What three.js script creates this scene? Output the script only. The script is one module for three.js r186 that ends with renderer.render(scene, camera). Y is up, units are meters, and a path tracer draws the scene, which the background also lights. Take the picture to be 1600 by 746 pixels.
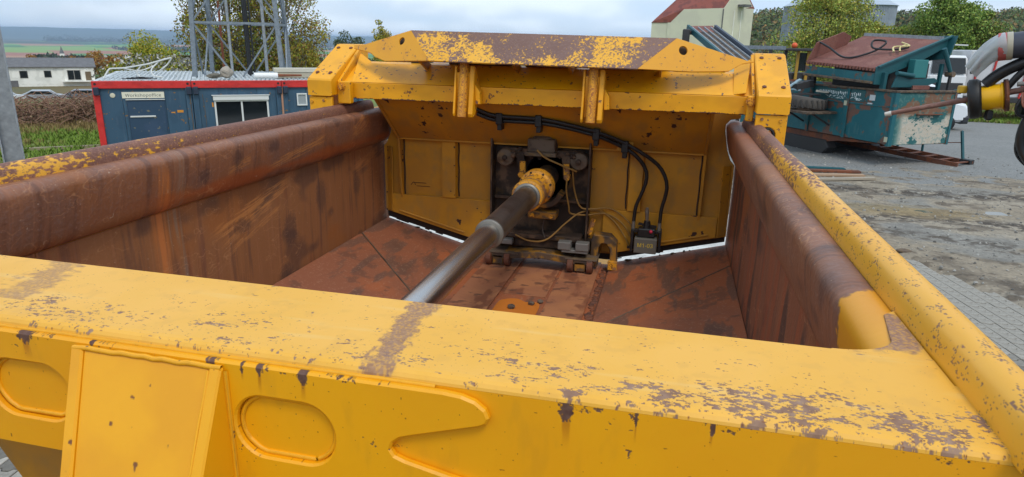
import * as THREE from 'three';
import { mergeGeometries } from 'three/addons/utils/BufferGeometryUtils.js';
import { RoundedBoxGeometry } from 'three/addons/geometries/RoundedBoxGeometry.js';
import { ConvexGeometry } from 'three/addons/geometries/ConvexGeometry.js';
import { FontLoader } from 'three/addons/loaders/FontLoader.js';
import { TextGeometry } from 'three/addons/geometries/TextGeometry.js';

// ---------------------------------------------------------------- camera, sky, sun, exposure
const scene = new THREE.Scene();
const camera = new THREE.PerspectiveCamera(39.57, 1024 / 477, 0.05, 40000);
{
  const m = new THREE.Matrix4().makeBasis(
    new THREE.Vector3(0.97200554, 0.02012309, -0.23409463),
    new THREE.Vector3(-0.08511887, 0.95880582, -0.27100955),
    new THREE.Vector3(0.21899774, 0.28334865, 0.93367742));
  camera.quaternion.setFromRotationMatrix(m);
  camera.position.set(1.071, 3.685, 0);
}
const renderer = new THREE.WebGLRenderer({ antialias: true });
renderer.setSize(1024, 477);
renderer.toneMapping = THREE.LinearToneMapping;
renderer.toneMappingExposure = 1.22;
renderer.shadowMap.enabled = true;

// ---- noise
let rs = 12345;
const rnd = () => { rs = (Math.imul(rs, 1664525) + 1013904223) >>> 0; return rs / 4294967296; };
const seed = s => { rs = s >>> 0; rnd(); rnd(); };
const RT = new Float32Array(65536); seed(7); for (let i = 0; i < 65536; i++) RT[i] = rnd();
function vn(x, y) {
  const xi = Math.floor(x), yi = Math.floor(y); let fx = x - xi, fy = y - yi;
  fx = fx * fx * (3 - 2 * fx); fy = fy * fy * (3 - 2 * fy);
  const x0 = xi & 255, x1 = (xi + 1) & 255, y0 = (yi & 255) << 8, y1 = ((yi + 1) & 255) << 8;
  const a = RT[y0 + x0], b = RT[y0 + x1], c = RT[y1 + x0], d = RT[y1 + x1];
  return a + (b - a) * fx + (c - a) * fy + (a - b - c + d) * fx * fy;
}
function fbm(x, y, o = 4, g = 0.5) {
  let s = 0, a = 1, t = 0;
  for (let i = 0; i < o; i++) { s += a * vn(x, y); t += a; a *= g; x = x * 2.03 + 17.3; y = y * 2.03 + 41.7; }
  return s / t;
}
const clamp = (x, a = 0, b = 1) => x < a ? a : x > b ? b : x;
const ss = (a, b, x) => { const t = clamp((x - a) / (b - a)); return t * t * (3 - 2 * t); };
const lerp = (a, b, t) => a + (b - a) * t;
const mix3 = (o, c, t) => { o[0] += (c[0] - o[0]) * t; o[1] += (c[1] - o[1]) * t; o[2] += (c[2] - o[2]) * t; };
const C8 = (r, g, b) => [r / 255, g / 255, b / 255];

// ---- the sky: thin broken cloud over pale blue
{
  const W = 1024, H = 512, d = new Float32Array(W * H * 4);
  for (let j = 0; j < H; j++) {
    const el = (j + 0.5) / H * Math.PI - Math.PI / 2, se = Math.sin(el), ce = Math.cos(el);
    for (let i = 0; i < W; i++) {
      const az = (i + 0.5) / W * Math.PI * 2, k = (j * W + i) * 4;
      const up = Math.max(se, 0);
      // blue air
      let r = lerp(0.60, 0.42, Math.sqrt(up)), g = lerp(0.74, 0.62, Math.sqrt(up)), b = lerp(0.88, 0.90, Math.sqrt(up));
      // cloud sheet projected on a plane overhead
      const q = 1 / (up + 0.16), px = Math.cos(az) * ce * q, py = Math.sin(az) * ce * q;
      let c = fbm(px * 1.5 + 40, py * 1.5 + 40, 6, 0.55);
      const c2 = fbm(px * 0.6 + 90, py * 0.6 + 12, 4);
      let m = ss(0.36, 0.66, c * 0.65 + c2 * 0.4) * (0.8 + 0.15 * Math.sqrt(up));
      const sh = 0.80 + 0.26 * ss(0.35, 0.75, c) + 0.18 * up;
      r = lerp(r, 0.79 * sh, m); g = lerp(g, 0.885 * sh, m); b = lerp(b, 0.98 * sh, m);
      if (se < 0) { r = 0.45; g = 0.5; b = 0.52; }
      d[k] = r; d[k + 1] = g; d[k + 2] = b; d[k + 3] = 1;
    }
  }
  const t = new THREE.DataTexture(d, W, H, THREE.RGBAFormat, THREE.FloatType);
  t.mapping = THREE.EquirectangularReflectionMapping; t.magFilter = t.minFilter = THREE.LinearFilter;
  t.wrapS = THREE.RepeatWrapping; t.needsUpdate = true;
  scene.background = t; scene.environment = t;
}
const sun = new THREE.DirectionalLight(new THREE.Color(1, 0.95, 0.87), 1.35);
sun.position.set(14, 38, 12); sun.target.position.set(0, 0, -8); scene.add(sun, sun.target);
sun.castShadow = true; sun.shadow.radius = 32;
{ const c = sun.shadow.camera; c.left = -60; c.right = 60; c.top = 60; c.bottom = -60; c.far = 200; sun.shadow.mapSize.set(2048, 2048); }

// ---------------------------------------------------------------- helpers
const V = (x, y, z) => new THREE.Vector3(x, y, z);
const used = new Map();
function numbered(n) { const k = used.get(n) || 0; used.set(n, k + 1); return k ? n + '_' + String(k).padStart(3, '0') : n; }
const BASE = new WeakMap();
function thing(name, label, category, pos = [0, 0, 0], { turn = 0, group, world = true } = {}) {
  const o = new THREE.Group(); o.name = numbered(name); o.position.set(...pos); o.rotation.y = turn;
  o.userData = { label, category }; if (group) o.userData.group = group;
  if (world) BASE.set(o, pos);
  scene.add(o); return o;
}
function prep(g) {
  if (g.index) g = g.toNonIndexed();
  if (!g.attributes.normal) g.computeVertexNormals();
  if (!g.attributes.uv) g.setAttribute('uv', new THREE.BufferAttribute(new Float32Array(g.attributes.position.count * 2), 2));
  for (const k of Object.keys(g.attributes)) if (!['position', 'normal', 'uv', 'color'].includes(k)) g.deleteAttribute(k);
  return g;
}
// metre-sized box mapping unless the geometry carries its own
function boxUV(g, off = 0) {
  const p = g.attributes.position, n = g.attributes.normal, u = new Float32Array(p.count * 2);
  for (let i = 0; i < p.count; i++) {
    const ax = Math.abs(n.getX(i)), ay = Math.abs(n.getY(i)), az = Math.abs(n.getZ(i));
    const x = p.getX(i), y = p.getY(i), z = p.getZ(i);
    if (ay >= ax && ay >= az) { u[2 * i] = x + off; u[2 * i + 1] = z + off * 1.7; }
    else if (ax >= az) { u[2 * i] = z + off; u[2 * i + 1] = y + off * 1.7; }
    else { u[2 * i] = x + off; u[2 * i + 1] = y + off * 1.7; }
  }
  g.setAttribute('uv', new THREE.BufferAttribute(u, 2)); return g;
}
function uvBy(g, f) { // f(x,y,z) -> [u,v]
  g = prep(g); const p = g.attributes.position, u = new Float32Array(p.count * 2);
  for (let i = 0; i < p.count; i++) { const r = f(p.getX(i), p.getY(i), p.getZ(i)); u[2 * i] = r[0]; u[2 * i + 1] = r[1]; }
  g.setAttribute('uv', new THREE.BufferAttribute(u, 2)); g.userData.ownUV = true; return g;
}
let uvOff = 0;
function merge(geos) {
  if (!Array.isArray(geos)) geos = [geos];
  geos = geos.map(g => { const own = g.userData.ownUV; g = prep(g); uvOff += 0.377; return own ? g : boxUV(g, uvOff % 9); });
  return geos.length === 1 ? geos[0] : mergeGeometries(geos, false);
}
function part(name, geos, mat, parent, label) {
  const g = merge(geos); const b = parent && BASE.get(parent);
  if (b) g.translate(-b[0], -b[1], -b[2]);
  const m = new THREE.Mesh(g, mat); m.name = parent ? name : numbered(name);
  m.castShadow = m.receiveShadow = true;
  if (b) BASE.set(m, b);
  if (label) m.userData.label = label;
  (parent || scene).add(m); return m;
}
function solo(name, geos, mat, label, category, group, kind) {
  const m = part(name, geos, mat, null); m.userData.label = label; if (category) m.userData.category = category;
  if (group) m.userData.group = group; if (kind) m.userData.kind = kind; return m;
}
function structure(name, geos, mat, label) { const m = part(name, geos, mat, null); m.userData.kind = 'structure'; if (label) m.userData.label = label; return m; }

// geometry
function B(x0, x1, y0, y1, z0, z1, bev = 0.004) {
  const w = Math.abs(x1 - x0), h = Math.abs(y1 - y0), d = Math.abs(z1 - z0);
  const g = bev > 0 ? new RoundedBoxGeometry(w, h, d, 1, Math.min(bev, w / 3, h / 3, d / 3)) : new THREE.BoxGeometry(w, h, d);
  g.translate((x0 + x1) / 2, (y0 + y1) / 2, (z0 + z1) / 2); return prep(g);
}
function flip(g) {
  g = prep(g);
  for (const a of Object.values(g.attributes)) { const n = a.itemSize, r = a.array;
    for (let t = 0; t < a.count; t += 3) for (let k = 0; k < n; k++) { const q = r[(t + 1) * n + k]; r[(t + 1) * n + k] = r[(t + 2) * n + k]; r[(t + 2) * n + k] = q; } }
  return g;
}
function shapeOf(pts, holes = []) {
  const s = new THREE.Shape(pts.map(p => new THREE.Vector2(p[0], p[1])));
  for (const h of holes) s.holes.push(h instanceof THREE.Path ? h : new THREE.Path(h.map(p => new THREE.Vector2(p[0], p[1]))));
  return s;
}
// extrude a polygon: axis 'z' polygon is (x,y); axis 'x' polygon is (z,y); axis 'y' polygon is (x,z)
function P(pts, a, b, axis = 'z', bev = 0.003, holes = [], cs = 8) {
  const lo = Math.min(a, b), hi = Math.max(a, b), s = pts instanceof THREE.Shape ? pts : shapeOf(pts, holes);
  let g = new THREE.ExtrudeGeometry(s, { depth: hi - lo - 2 * bev, bevelEnabled: bev > 0, bevelThickness: bev, bevelSize: bev, bevelOffset: -bev, bevelSegments: 1, curveSegments: cs });
  g.translate(0, 0, lo + bev); g = prep(g);
  if (axis === 'z') return g;
  const M = axis === 'x' ? [0, 0, 1, 0, 0, 1, 0, 0, 1, 0, 0, 0, 0, 0, 0, 1] : [1, 0, 0, 0, 0, 0, 1, 0, 0, 1, 0, 0, 0, 0, 0, 1];
  for (const k of ['position', 'normal']) { const t = g.attributes[k];
    for (let i = 0; i < t.count; i++) { const x = t.getX(i), y = t.getY(i), z = t.getZ(i); if (axis === 'x') t.setXYZ(i, z, y, x); else t.setXYZ(i, x, z, y); } }
  return flip(g);
}
function cyl(p0, p1, r0, r1 = r0, n = 16, open = false) {
  const a = V(...p0), b = V(...p1), d = b.clone().sub(a), L = d.length();
  const g = new THREE.CylinderGeometry(r1, r0, L, n, 1, open); g.translate(0, L / 2, 0);
  g.applyQuaternion(new THREE.Quaternion().setFromUnitVectors(V(0, 1, 0), d.normalize())); g.translate(a.x, a.y, a.z); return prep(g);
}
function lathe(pts, p0, dir, n = 32) { // profile (r, s along dir)
  const g = new THREE.LatheGeometry(pts.map(p => new THREE.Vector2(p[0], p[1])), n);
  g.applyQuaternion(new THREE.Quaternion().setFromUnitVectors(V(0, 1, 0), V(...dir).normalize())); g.translate(...p0); return prep(g);
}
function T(pts, r, seg = 24, n = 8, tension = 0.5) {
  const c = new THREE.CatmullRomCurve3(pts.map(p => V(...p)), false, 'catmullrom', tension);
  return prep(new THREE.TubeGeometry(c, seg, r, n, false));
}
function bar(p0, p1, w, h) { // box bar between two points
  const a = V(...p0), b = V(...p1), d = b.clone().sub(a), L = d.length();
  const g = new THREE.BoxGeometry(w, h, L); const m = new THREE.Matrix4().lookAt(a, b, Math.abs(d.y / L) > 0.98 ? V(1, 0, 0) : V(0, 1, 0));
  g.applyMatrix4(m); g.translate((a.x + b.x) / 2, (a.y + b.y) / 2, (a.z + b.z) / 2); return prep(g);
}
function plane3(pts, t, holes = [], bev = 0.002) { // flat plate through 3-D points (first, second, last span it), thickness t behind
  const o = V(...pts[0]), n = V(0, 0, 0);
  for (let i = 0; i < pts.length; i++) { const a = pts[i], b = pts[(i + 1) % pts.length]; n.x += (a[1] - b[1]) * (a[2] + b[2]); n.y += (a[2] - b[2]) * (a[0] + b[0]); n.z += (a[0] - b[0]) * (a[1] + b[1]); }
  n.normalize(); const ex = V(...pts[1]).sub(o); ex.addScaledVector(n, -ex.dot(n)).normalize(); const ey = n.clone().cross(ex);
  const to = p => { const q = V(...p).sub(o); return [q.dot(ex), q.dot(ey)]; };
  const hs = holes.map(h => { const c = to(h.c); const pa = new THREE.Path(); pa.absellipse(c[0], c[1], h.r, h.r, 0, Math.PI * 2, true); return pa; });
  const g = P(pts.map(to), -t, 0, 'z', bev, hs, 14);
  g.applyMatrix4(new THREE.Matrix4().makeBasis(ex, ey, n)); g.translate(o.x, o.y, o.z); return g;
}
function sweepZ(prof, z0, z1, nz, v0 = 0) { // profile (x,y) swept along z; uv = (z, arc)
  const n = prof.length, arc = [v0]; for (let i = 1; i < n; i++) arc.push(arc[i - 1] + Math.hypot(prof[i][0] - prof[i - 1][0], prof[i][1] - prof[i - 1][1]));
  const pos = [], uv = [], idx = [];
  for (let j = 0; j <= nz; j++) { const z = lerp(z0, z1, j / nz);
    for (let i = 0; i < n; i++) { pos.push(prof[i][0], prof[i][1], z); uv.push(z, arc[i]); } }
  for (let j = 0; j < nz; j++) for (let i = 0; i < n - 1; i++) { const a = j * n + i, b = a + 1, c = a + n, d = c + 1; idx.push(a, c, b, b, c, d); }
  const g = new THREE.BufferGeometry(); g.setAttribute('position', new THREE.Float32BufferAttribute(pos, 3)); g.setAttribute('uv', new THREE.Float32BufferAttribute(uv, 2));
  g.setIndex(idx); g.computeVertexNormals(); const q = prep(g); q.userData.ownUV = true; return q;
}
const moved = (g, x, y, z, ry = 0) => { g = g.clone(); if (ry) g.rotateY(ry); g.translate(x, y, z); return g; };
function hexNut(x, y, z, dir, r = 0.018, h = 0.014) { const d = V(...dir).normalize(); return cyl([x, y, z], [x + d.x * h, y + d.y * h, z + d.z * h], r, r * 0.94, 6); }

// textures: fn(u, v, o) fills o = [r,g,b (sRGB 0..1), roughness, height]
function tex(w, h, su, sv, fn, bump = 0.002, extra = {}) {
  const big = w >= 1500, mid = w >= 512 && bump > 0, N = w * h * 4, a = new Uint8Array(N), r = big ? new Uint8Array(N) : null, b = mid ? new Uint8Array(N) : null, o = [0, 0, 0, 0, 0]; let rsum = 0;
  for (let j = 0; j < h; j++) for (let i = 0; i < w; i++) {
    o[3] = 0.6; o[4] = 0.5; fn((i + 0.5) / w, (j + 0.5) / h, o); const k = (j * w + i) * 4; rsum += o[3];
    a[k] = clamp(o[0]) * 255; a[k + 1] = clamp(o[1]) * 255; a[k + 2] = clamp(o[2]) * 255; a[k + 3] = 255;
    if (big) { r[k] = r[k + 1] = r[k + 2] = clamp(o[3]) * 255; r[k + 3] = 255; } if (mid) { b[k] = b[k + 1] = b[k + 2] = clamp(o[4]) * 255; b[k + 3] = 255; }
  }
  const mk = (arr, srgb) => { const t = new THREE.DataTexture(arr, w, h, THREE.RGBAFormat); t.magFilter = THREE.LinearFilter; t.minFilter = THREE.LinearMipmapLinearFilter; t.generateMipmaps = true;
    t.wrapS = t.wrapT = THREE.RepeatWrapping; if (srgb) t.colorSpace = THREE.SRGBColorSpace; t.repeat.set(1 / su, 1 / sv); t.needsUpdate = true; return t; };
  const m = new THREE.MeshStandardMaterial({ map: mk(a, true), roughness: big ? 1 : rsum / (w * h), metalness: 0, side: THREE.DoubleSide, ...extra });
  if (big) m.roughnessMap = mk(r);
  if (mid) { m.bumpMap = mk(b); m.bumpScale = bump; }
  return m;
}
const flat = (c, rough = 0.7, metal = 0, extra = {}) => new THREE.MeshStandardMaterial({ color: new THREE.Color().setRGB(c[0], c[1], c[2], THREE.SRGBColorSpace), roughness: rough, metalness: metal, side: THREE.DoubleSide, ...extra });

// ---------------------------------------------------------------- materials
function vnp(x, y, px, py, s) {      // periodic: x in 0..px, y in 0..py
  const xi = x | 0, yi = y | 0; let fx = x - xi, fy = y - yi;
  fx = fx * fx * (3 - 2 * fx); fy = fy * fy * (3 - 2 * fy);
  const x0 = (xi + s) & 255, x1 = ((xi + 1 === px ? 0 : xi + 1) + s) & 255, y0 = ((yi + s * 3) & 255) << 8, y1 = (((yi + 1 === py ? 0 : yi + 1) + s * 3) & 255) << 8;
  const a = RT[y0 + x0], b = RT[y0 + x1], c = RT[y1 + x0], d = RT[y1 + x1];
  return a + (b - a) * fx + (c - a) * fy + (a - b - c + d) * fx * fy;
}
function fb2(u, v, f, h, o = 4, s = 0, g = 0.55) { let r = 0, a = 1, t = 0; for (let i = 0; i < o; i++) { r += a * vnp(u * f, v * h, f, h, s + i * 37); t += a; a *= g; f *= 2; h *= 2; } return r / t; }
function fbt(u, v, f, o, s, g) { return fb2(u, v, f, f, o, s, g); }

const YEL = C8(236, 164, 4), YEL2 = C8(226, 152, 4), RUSTP = C8(132, 92, 82), RUSTD = C8(84, 52, 42), RUSTO = C8(150, 78, 30);

// chip pattern in metres: returns 0..1 coverage; den raises it
function chips(x, y, den, s = 0) {
  const n = fbm(x * 20 + s, y * 27 + s * 2, 4, 0.55), f = fbm(x * 105 + 7 + s, y * 150 + s, 4, 0.66);
  return ss(0.0, 0.03, n * 0.38 + f * 0.62 + den - 0.70);
}

// generic yellow paint with a few chips, 2 m tile
const yellow = tex(1024, 1024, 2, 2, (u, v, o) => {
  const n = fbt(u, v, 8, 5, 3), d = fbt(u, v, 4, 4, 60);
  o[0] = YEL[0]; o[1] = YEL[1]; o[2] = YEL[2]; mix3(o, C8(206, 140, 20), ss(0.45, 0.75, n) * 0.5); mix3(o, C8(190, 140, 60), ss(0.55, 0.8, d) * 0.25);
  const c = fbt(u, v, 64, 4, 11, 0.65), e = fbt(u, v, 10, 3, 90);
  const m = ss(0.0, 0.03, c * 0.8 + e * 0.2 - 0.69);
  mix3(o, mixc(RUSTD, RUSTP, fbt(u, v, 200, 2, 5)), m);
  o[3] = 0.42 + 0.12 * n + 0.3 * m; o[4] = 0.55 - 0.35 * m + 0.06 * fbt(u, v, 128, 2, 8);
}, 0.0015);
function mixc(a, b, t) { return [lerp(a[0], b[0], t), lerp(a[1], b[1], t), lerp(a[2], b[2], t)]; }

const cleanYellow = tex(512, 512, 1.3, 1.3, (u, v, o) => {
  const n = fbt(u, v, 6, 5, 53), c = fbt(u, v, 50, 3, 17, 0.6); o[0] = YEL[0]; o[1] = YEL[1]; o[2] = YEL[2]; mix3(o, C8(222, 148, 6), ss(0.4, 0.7, n) * 0.6); const m = ss(0.83, 0.86, c); mix3(o, C8(120, 70, 36), m); o[3] = 0.4 + 0.1 * n; o[4] = 0.5 + 0.1 * fbt(u, v, 60, 2, 3) - 0.3 * m;
}, 0.0008);
// yellow that is grimy: dust and grease on the blade
const grimy = tex(1024, 1024, 2, 2, (u, v, o) => {
  const n = fbt(u, v, 6, 5, 13), d = fbt(u, v, 16, 4, 70), st = fb2(u, v, 32, 8, 3, 20);
  o[0] = 0.79; o[1] = 0.55; o[2] = 0.10; mix3(o, C8(170, 118, 44), ss(0.35, 0.65, n) * 0.6); mix3(o, C8(150, 116, 70), ss(0.45, 0.7, d * 0.6 + st * 0.4) * 0.4);
  const c = fbt(u, v, 28, 4, 31, 0.6), e = fbt(u, v, 5, 2, 44);
  const m = ss(0.0, 0.03, c * 0.7 + e * 0.3 - 0.735);
  mix3(o, C8(62, 36, 30), m); o[3] = 0.55 + 0.15 * n; o[4] = 0.5 - 0.3 * m + 0.08 * fbt(u, v, 120, 2, 8);
}, 0.0015);

// dark grease and dirt
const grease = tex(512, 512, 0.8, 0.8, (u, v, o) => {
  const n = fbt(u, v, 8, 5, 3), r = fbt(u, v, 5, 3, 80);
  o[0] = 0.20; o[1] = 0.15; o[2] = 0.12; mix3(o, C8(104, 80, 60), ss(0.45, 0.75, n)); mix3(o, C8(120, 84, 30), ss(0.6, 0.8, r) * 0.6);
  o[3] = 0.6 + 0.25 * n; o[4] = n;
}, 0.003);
const dustSteel = tex(512, 512, 0.8, 0.8, (u, v, o) => {
  const n = fbt(u, v, 10, 5, 9), r = fbt(u, v, 6, 3, 22);
  o[0] = 0.40; o[1] = 0.34; o[2] = 0.28; mix3(o, C8(70, 56, 46), ss(0.45, 0.7, n)); mix3(o, C8(140, 104, 48), ss(0.6, 0.8, r) * 0.5);
  o[3] = 0.7; o[4] = n;
}, 0.002);
const rustBrown = tex(1024, 1024, 2, 2, (u, v, o) => {
  const n = fbt(u, v, 6, 6, 3), r = fbt(u, v, 20, 4, 80), k = fbt(u, v, 200, 2, 6);
  o[0] = 0.40; o[1] = 0.24; o[2] = 0.17; mix3(o, C8(134, 72, 38), ss(0.42, 0.7, n) * 0.8); mix3(o, C8(72, 50, 44), ss(0.55, 0.75, r) * 0.7);
  mix3(o, C8(150, 112, 92), ss(0.62, 0.8, k) * 0.25); o[3] = 0.62 + 0.25 * r; o[4] = 0.4 * n + 0.3 * r + 0.3 * k;
}, 0.002);

// headboard top plate: x -0.95..1.72, z -1.72..-1.02
const HB = { x0: -0.95, x1: 1.72, z0: -1.72, z1: -1.02 };
const blobs = [[1.216, -1.145, .07, .17], [1.315, -1.150, .07, .19], [1.453, -1.154, .05, .24], [1.475, -1.13, .05, .14], [1.645, -1.165, .035, .40], [1.63, -1.19, .02, .34], [0.933, -1.075, .02, .36],
  [0.82, -1.15, .05, .17], [0.86, -1.13, .04, .13], [0.214, -1.20, .04, .20], [0.16, -1.15, .05, .13], [-0.328, -1.162, .035, .20], [-0.22, -1.13, .05, .14], [-0.08, -1.13, .07, .12], [0.05, -1.12, .06, .12],
  [0.34, -1.10, .05, .12], [0.75, -1.22, .03, .12], [0.63, -1.12, .02, .20], [1.08, -1.12, .08, .14], [1.02, -1.2, .05, .09], [1.36, -1.10, .07, .15], [1.55, -1.10, .07, .14], [1.25, -1.08, .08, .15], [1.39, -1.19, .04, .17], [1.12, -1.09, .06, .14], [-0.45, -1.10, .07, .12], [1.5, -1.08, .06, .14], [0.48, -1.14, .05, .1]];
const hbTop = tex(1792, 470, 1, 1, (u, v, o) => {
  const x = lerp(HB.x0, HB.x1, u), z = lerp(HB.z0, HB.z1, v);
  const n = fbm(x * 5 + 3, z * 5 + 9, 5), dsp = fbm(x * 30, z * 30 + 50, 3);
  o[0] = 0.895; o[1] = 0.655; o[2] = 0.20; mix3(o, C8(234, 176, 78), ss(0.35, 0.7, n) * 0.55); mix3(o, C8(205, 150, 60), ss(0.55, 0.8, dsp) * 0.25);
  // pale scuffing
  const sc = fbm(x * 4 + z * 3, z * 26 + 11, 4); mix3(o, C8(228, 190, 130), ss(0.64, 0.85, sc) * 0.3);
  let den = -0.012 + 0.075 * ss(-1.30, -1.12, z);
  den += 0.03 * ss(0.85, 1.25, x) * ss(-1.30, -1.14, z);
  for (const b of blobs) { const dx = (x - b[0]) / b[2], dz = (z - b[1]) / (b[2] * 0.6), q = dx * dx + dz * dz; if (q < 6) den += b[3] * 0.60 * Math.exp(-q); }
  const m = chips(x, z * 1.25, Math.min(den, 0.24), 3) * 0.95;
  const rim = fbm(x * 300, z * 300, 2);
  // scraped bands of rust film
  let st = 0;
  { const c = 0.545 + 0.012 * Math.sin((z + 1.2) * 9), w = 0.026 + 0.006 * vn(z * 20, 3); const e = Math.abs(x - c) / w; if (z < -1.045) st = Math.max(st, ss(1.35, 0.75, e + (fbm(x * 70, z * 50, 4, 0.65) - 0.5) * 2.0) * 0.85); }
  { const t = (z + 1.39) / 0.22, c = lerp(-0.50, -0.43, t), e = Math.abs(x - c) / 0.05; if (z < -1.15) st = Math.max(st, ss(1.3, 0.5, e + (fbm(x * 40, z * 60, 4) - 0.5) * 2.2) * 0.6); }
  // bare corner beside the opening
  { const fx = x - 1.40, d = x > 1.40 ? (z < -1.40 ? 0 : (z + 1.40)) : 1; const q = Math.hypot(Math.max(0, 1.53 - x) * 0.45, Math.max(0, z + 1.46)) + Math.max(0, x - 1.605) * 1.5 + Math.max(0, -1.63 - z);
    st = Math.max(st, ss(0.055, 0.02, q + (fbm(x * 45, z * 45, 4) - 0.5) * 0.07) * 0.97); }
  const grain = fbm(x * 160, z * 160, 3);
  const rc = mixc(C8(126, 88, 70), C8(164, 126, 104), grain);
  mix3(o, rc, st * (0.55 + 0.45 * ss(0.35, 0.5, fbm(x * 210, z * 210, 3))));
  mix3(o, mixc(C8(118, 82, 64), C8(160, 130, 112), fbm(x * 60, z * 60, 3)), m);
  mix3(o, C8(92, 40, 22), ss(0.3, 0.5, m) * ss(0.95, 0.6, m) * 0.8 * ss(0.4, 0.6, rim));
  const pin = vn(x * 190, z * 190); mix3(o, C8(120, 62, 30), ss(0.955, 0.985, pin) * 0.8);
  const mm = Math.max(m, st * 0.7);
  o[3] = 0.46 + 0.08 * n + 0.25 * mm; o[4] = 0.6 - 0.4 * mm + 0.08 * grain;
}, 0.0016);
const hbUV = (x, y, z) => [(x - HB.x0) / (HB.x1 - HB.x0), (z - HB.z0) / (HB.z1 - HB.z0)];

// headboard front: x -0.95..1.72, y 2.72..3.09
const drips = [[-.262, .018, .034], [-.35, .010, .026], [.314, .007, .032], [.41, .012, .034], [.275, .004, .016], [.93, .015, .05], [1.055, .0025, .03], [1.185, .004, .02], [-.085, .006, .02], [.205, .010, .02]];
const hbFront = tex(1792, 252, 1, 1, (u, v, o) => {
  const x = lerp(HB.x0, HB.x1, u), y = lerp(2.72, 3.09, v);
  const n = fbm(x * 3 + 13, y * 3 + 9, 5);
  o[0] = YEL[0]; o[1] = YEL[1]; o[2] = YEL[2]; mix3(o, C8(228, 153, 2), ss(0.35, 0.7, n) * 0.6); mix3(o, C8(196, 138, 40), ss(0.6, 0.8, fbm(x * 24, y * 8 + 30, 4)) * 0.2);
  let m = 0, run = 0;
  for (const d of drips) { const e = Math.abs(x - d[0]); if (e > 0.06) continue; const f = y - 3.045;
    const wob = (fbm(x * 170, y * 120, 4, 0.65) - 0.5) * 1.5;
    m = Math.max(m, ss(1.0, 0.75, e / d[1] + Math.max(0, -f) / (d[2] * 0.5) + wob * 1.3) * ss(0.034, 0.02, f));
    run = Math.max(run, ss(1, 0.3, e / (d[1] * 0.7) + (fbm(x * 200, y * 20, 2) - 0.5)) * ss(d[2] * 1.7, 0, -f)); }
  const ed = ss(3.036, 3.058, y); m = Math.max(m, chips(x, y * 0.8, 0.10 * ed - 0.055, 9) * 0.95);
  mix3(o, C8(150, 82, 12), run * 0.6);
  mix3(o, mixc(C8(74, 44, 34), C8(116, 86, 72), fbm(x * 90, y * 90, 3)), m);
  const pin = vn(x * 120, y * 120); mix3(o, C8(110, 60, 24), ss(0.965, 0.985, pin) * 0.8);
  o[3] = 0.40 + 0.08 * n + 0.3 * m; o[4] = 0.6 - 0.4 * m + 0.05 * fbm(x * 70, y * 70, 2);
}, 0.0014);
const hfUV = (x, y, z) => [(x - HB.x0) / (HB.x1 - HB.x0), (y - 2.72) / 0.37];

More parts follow.
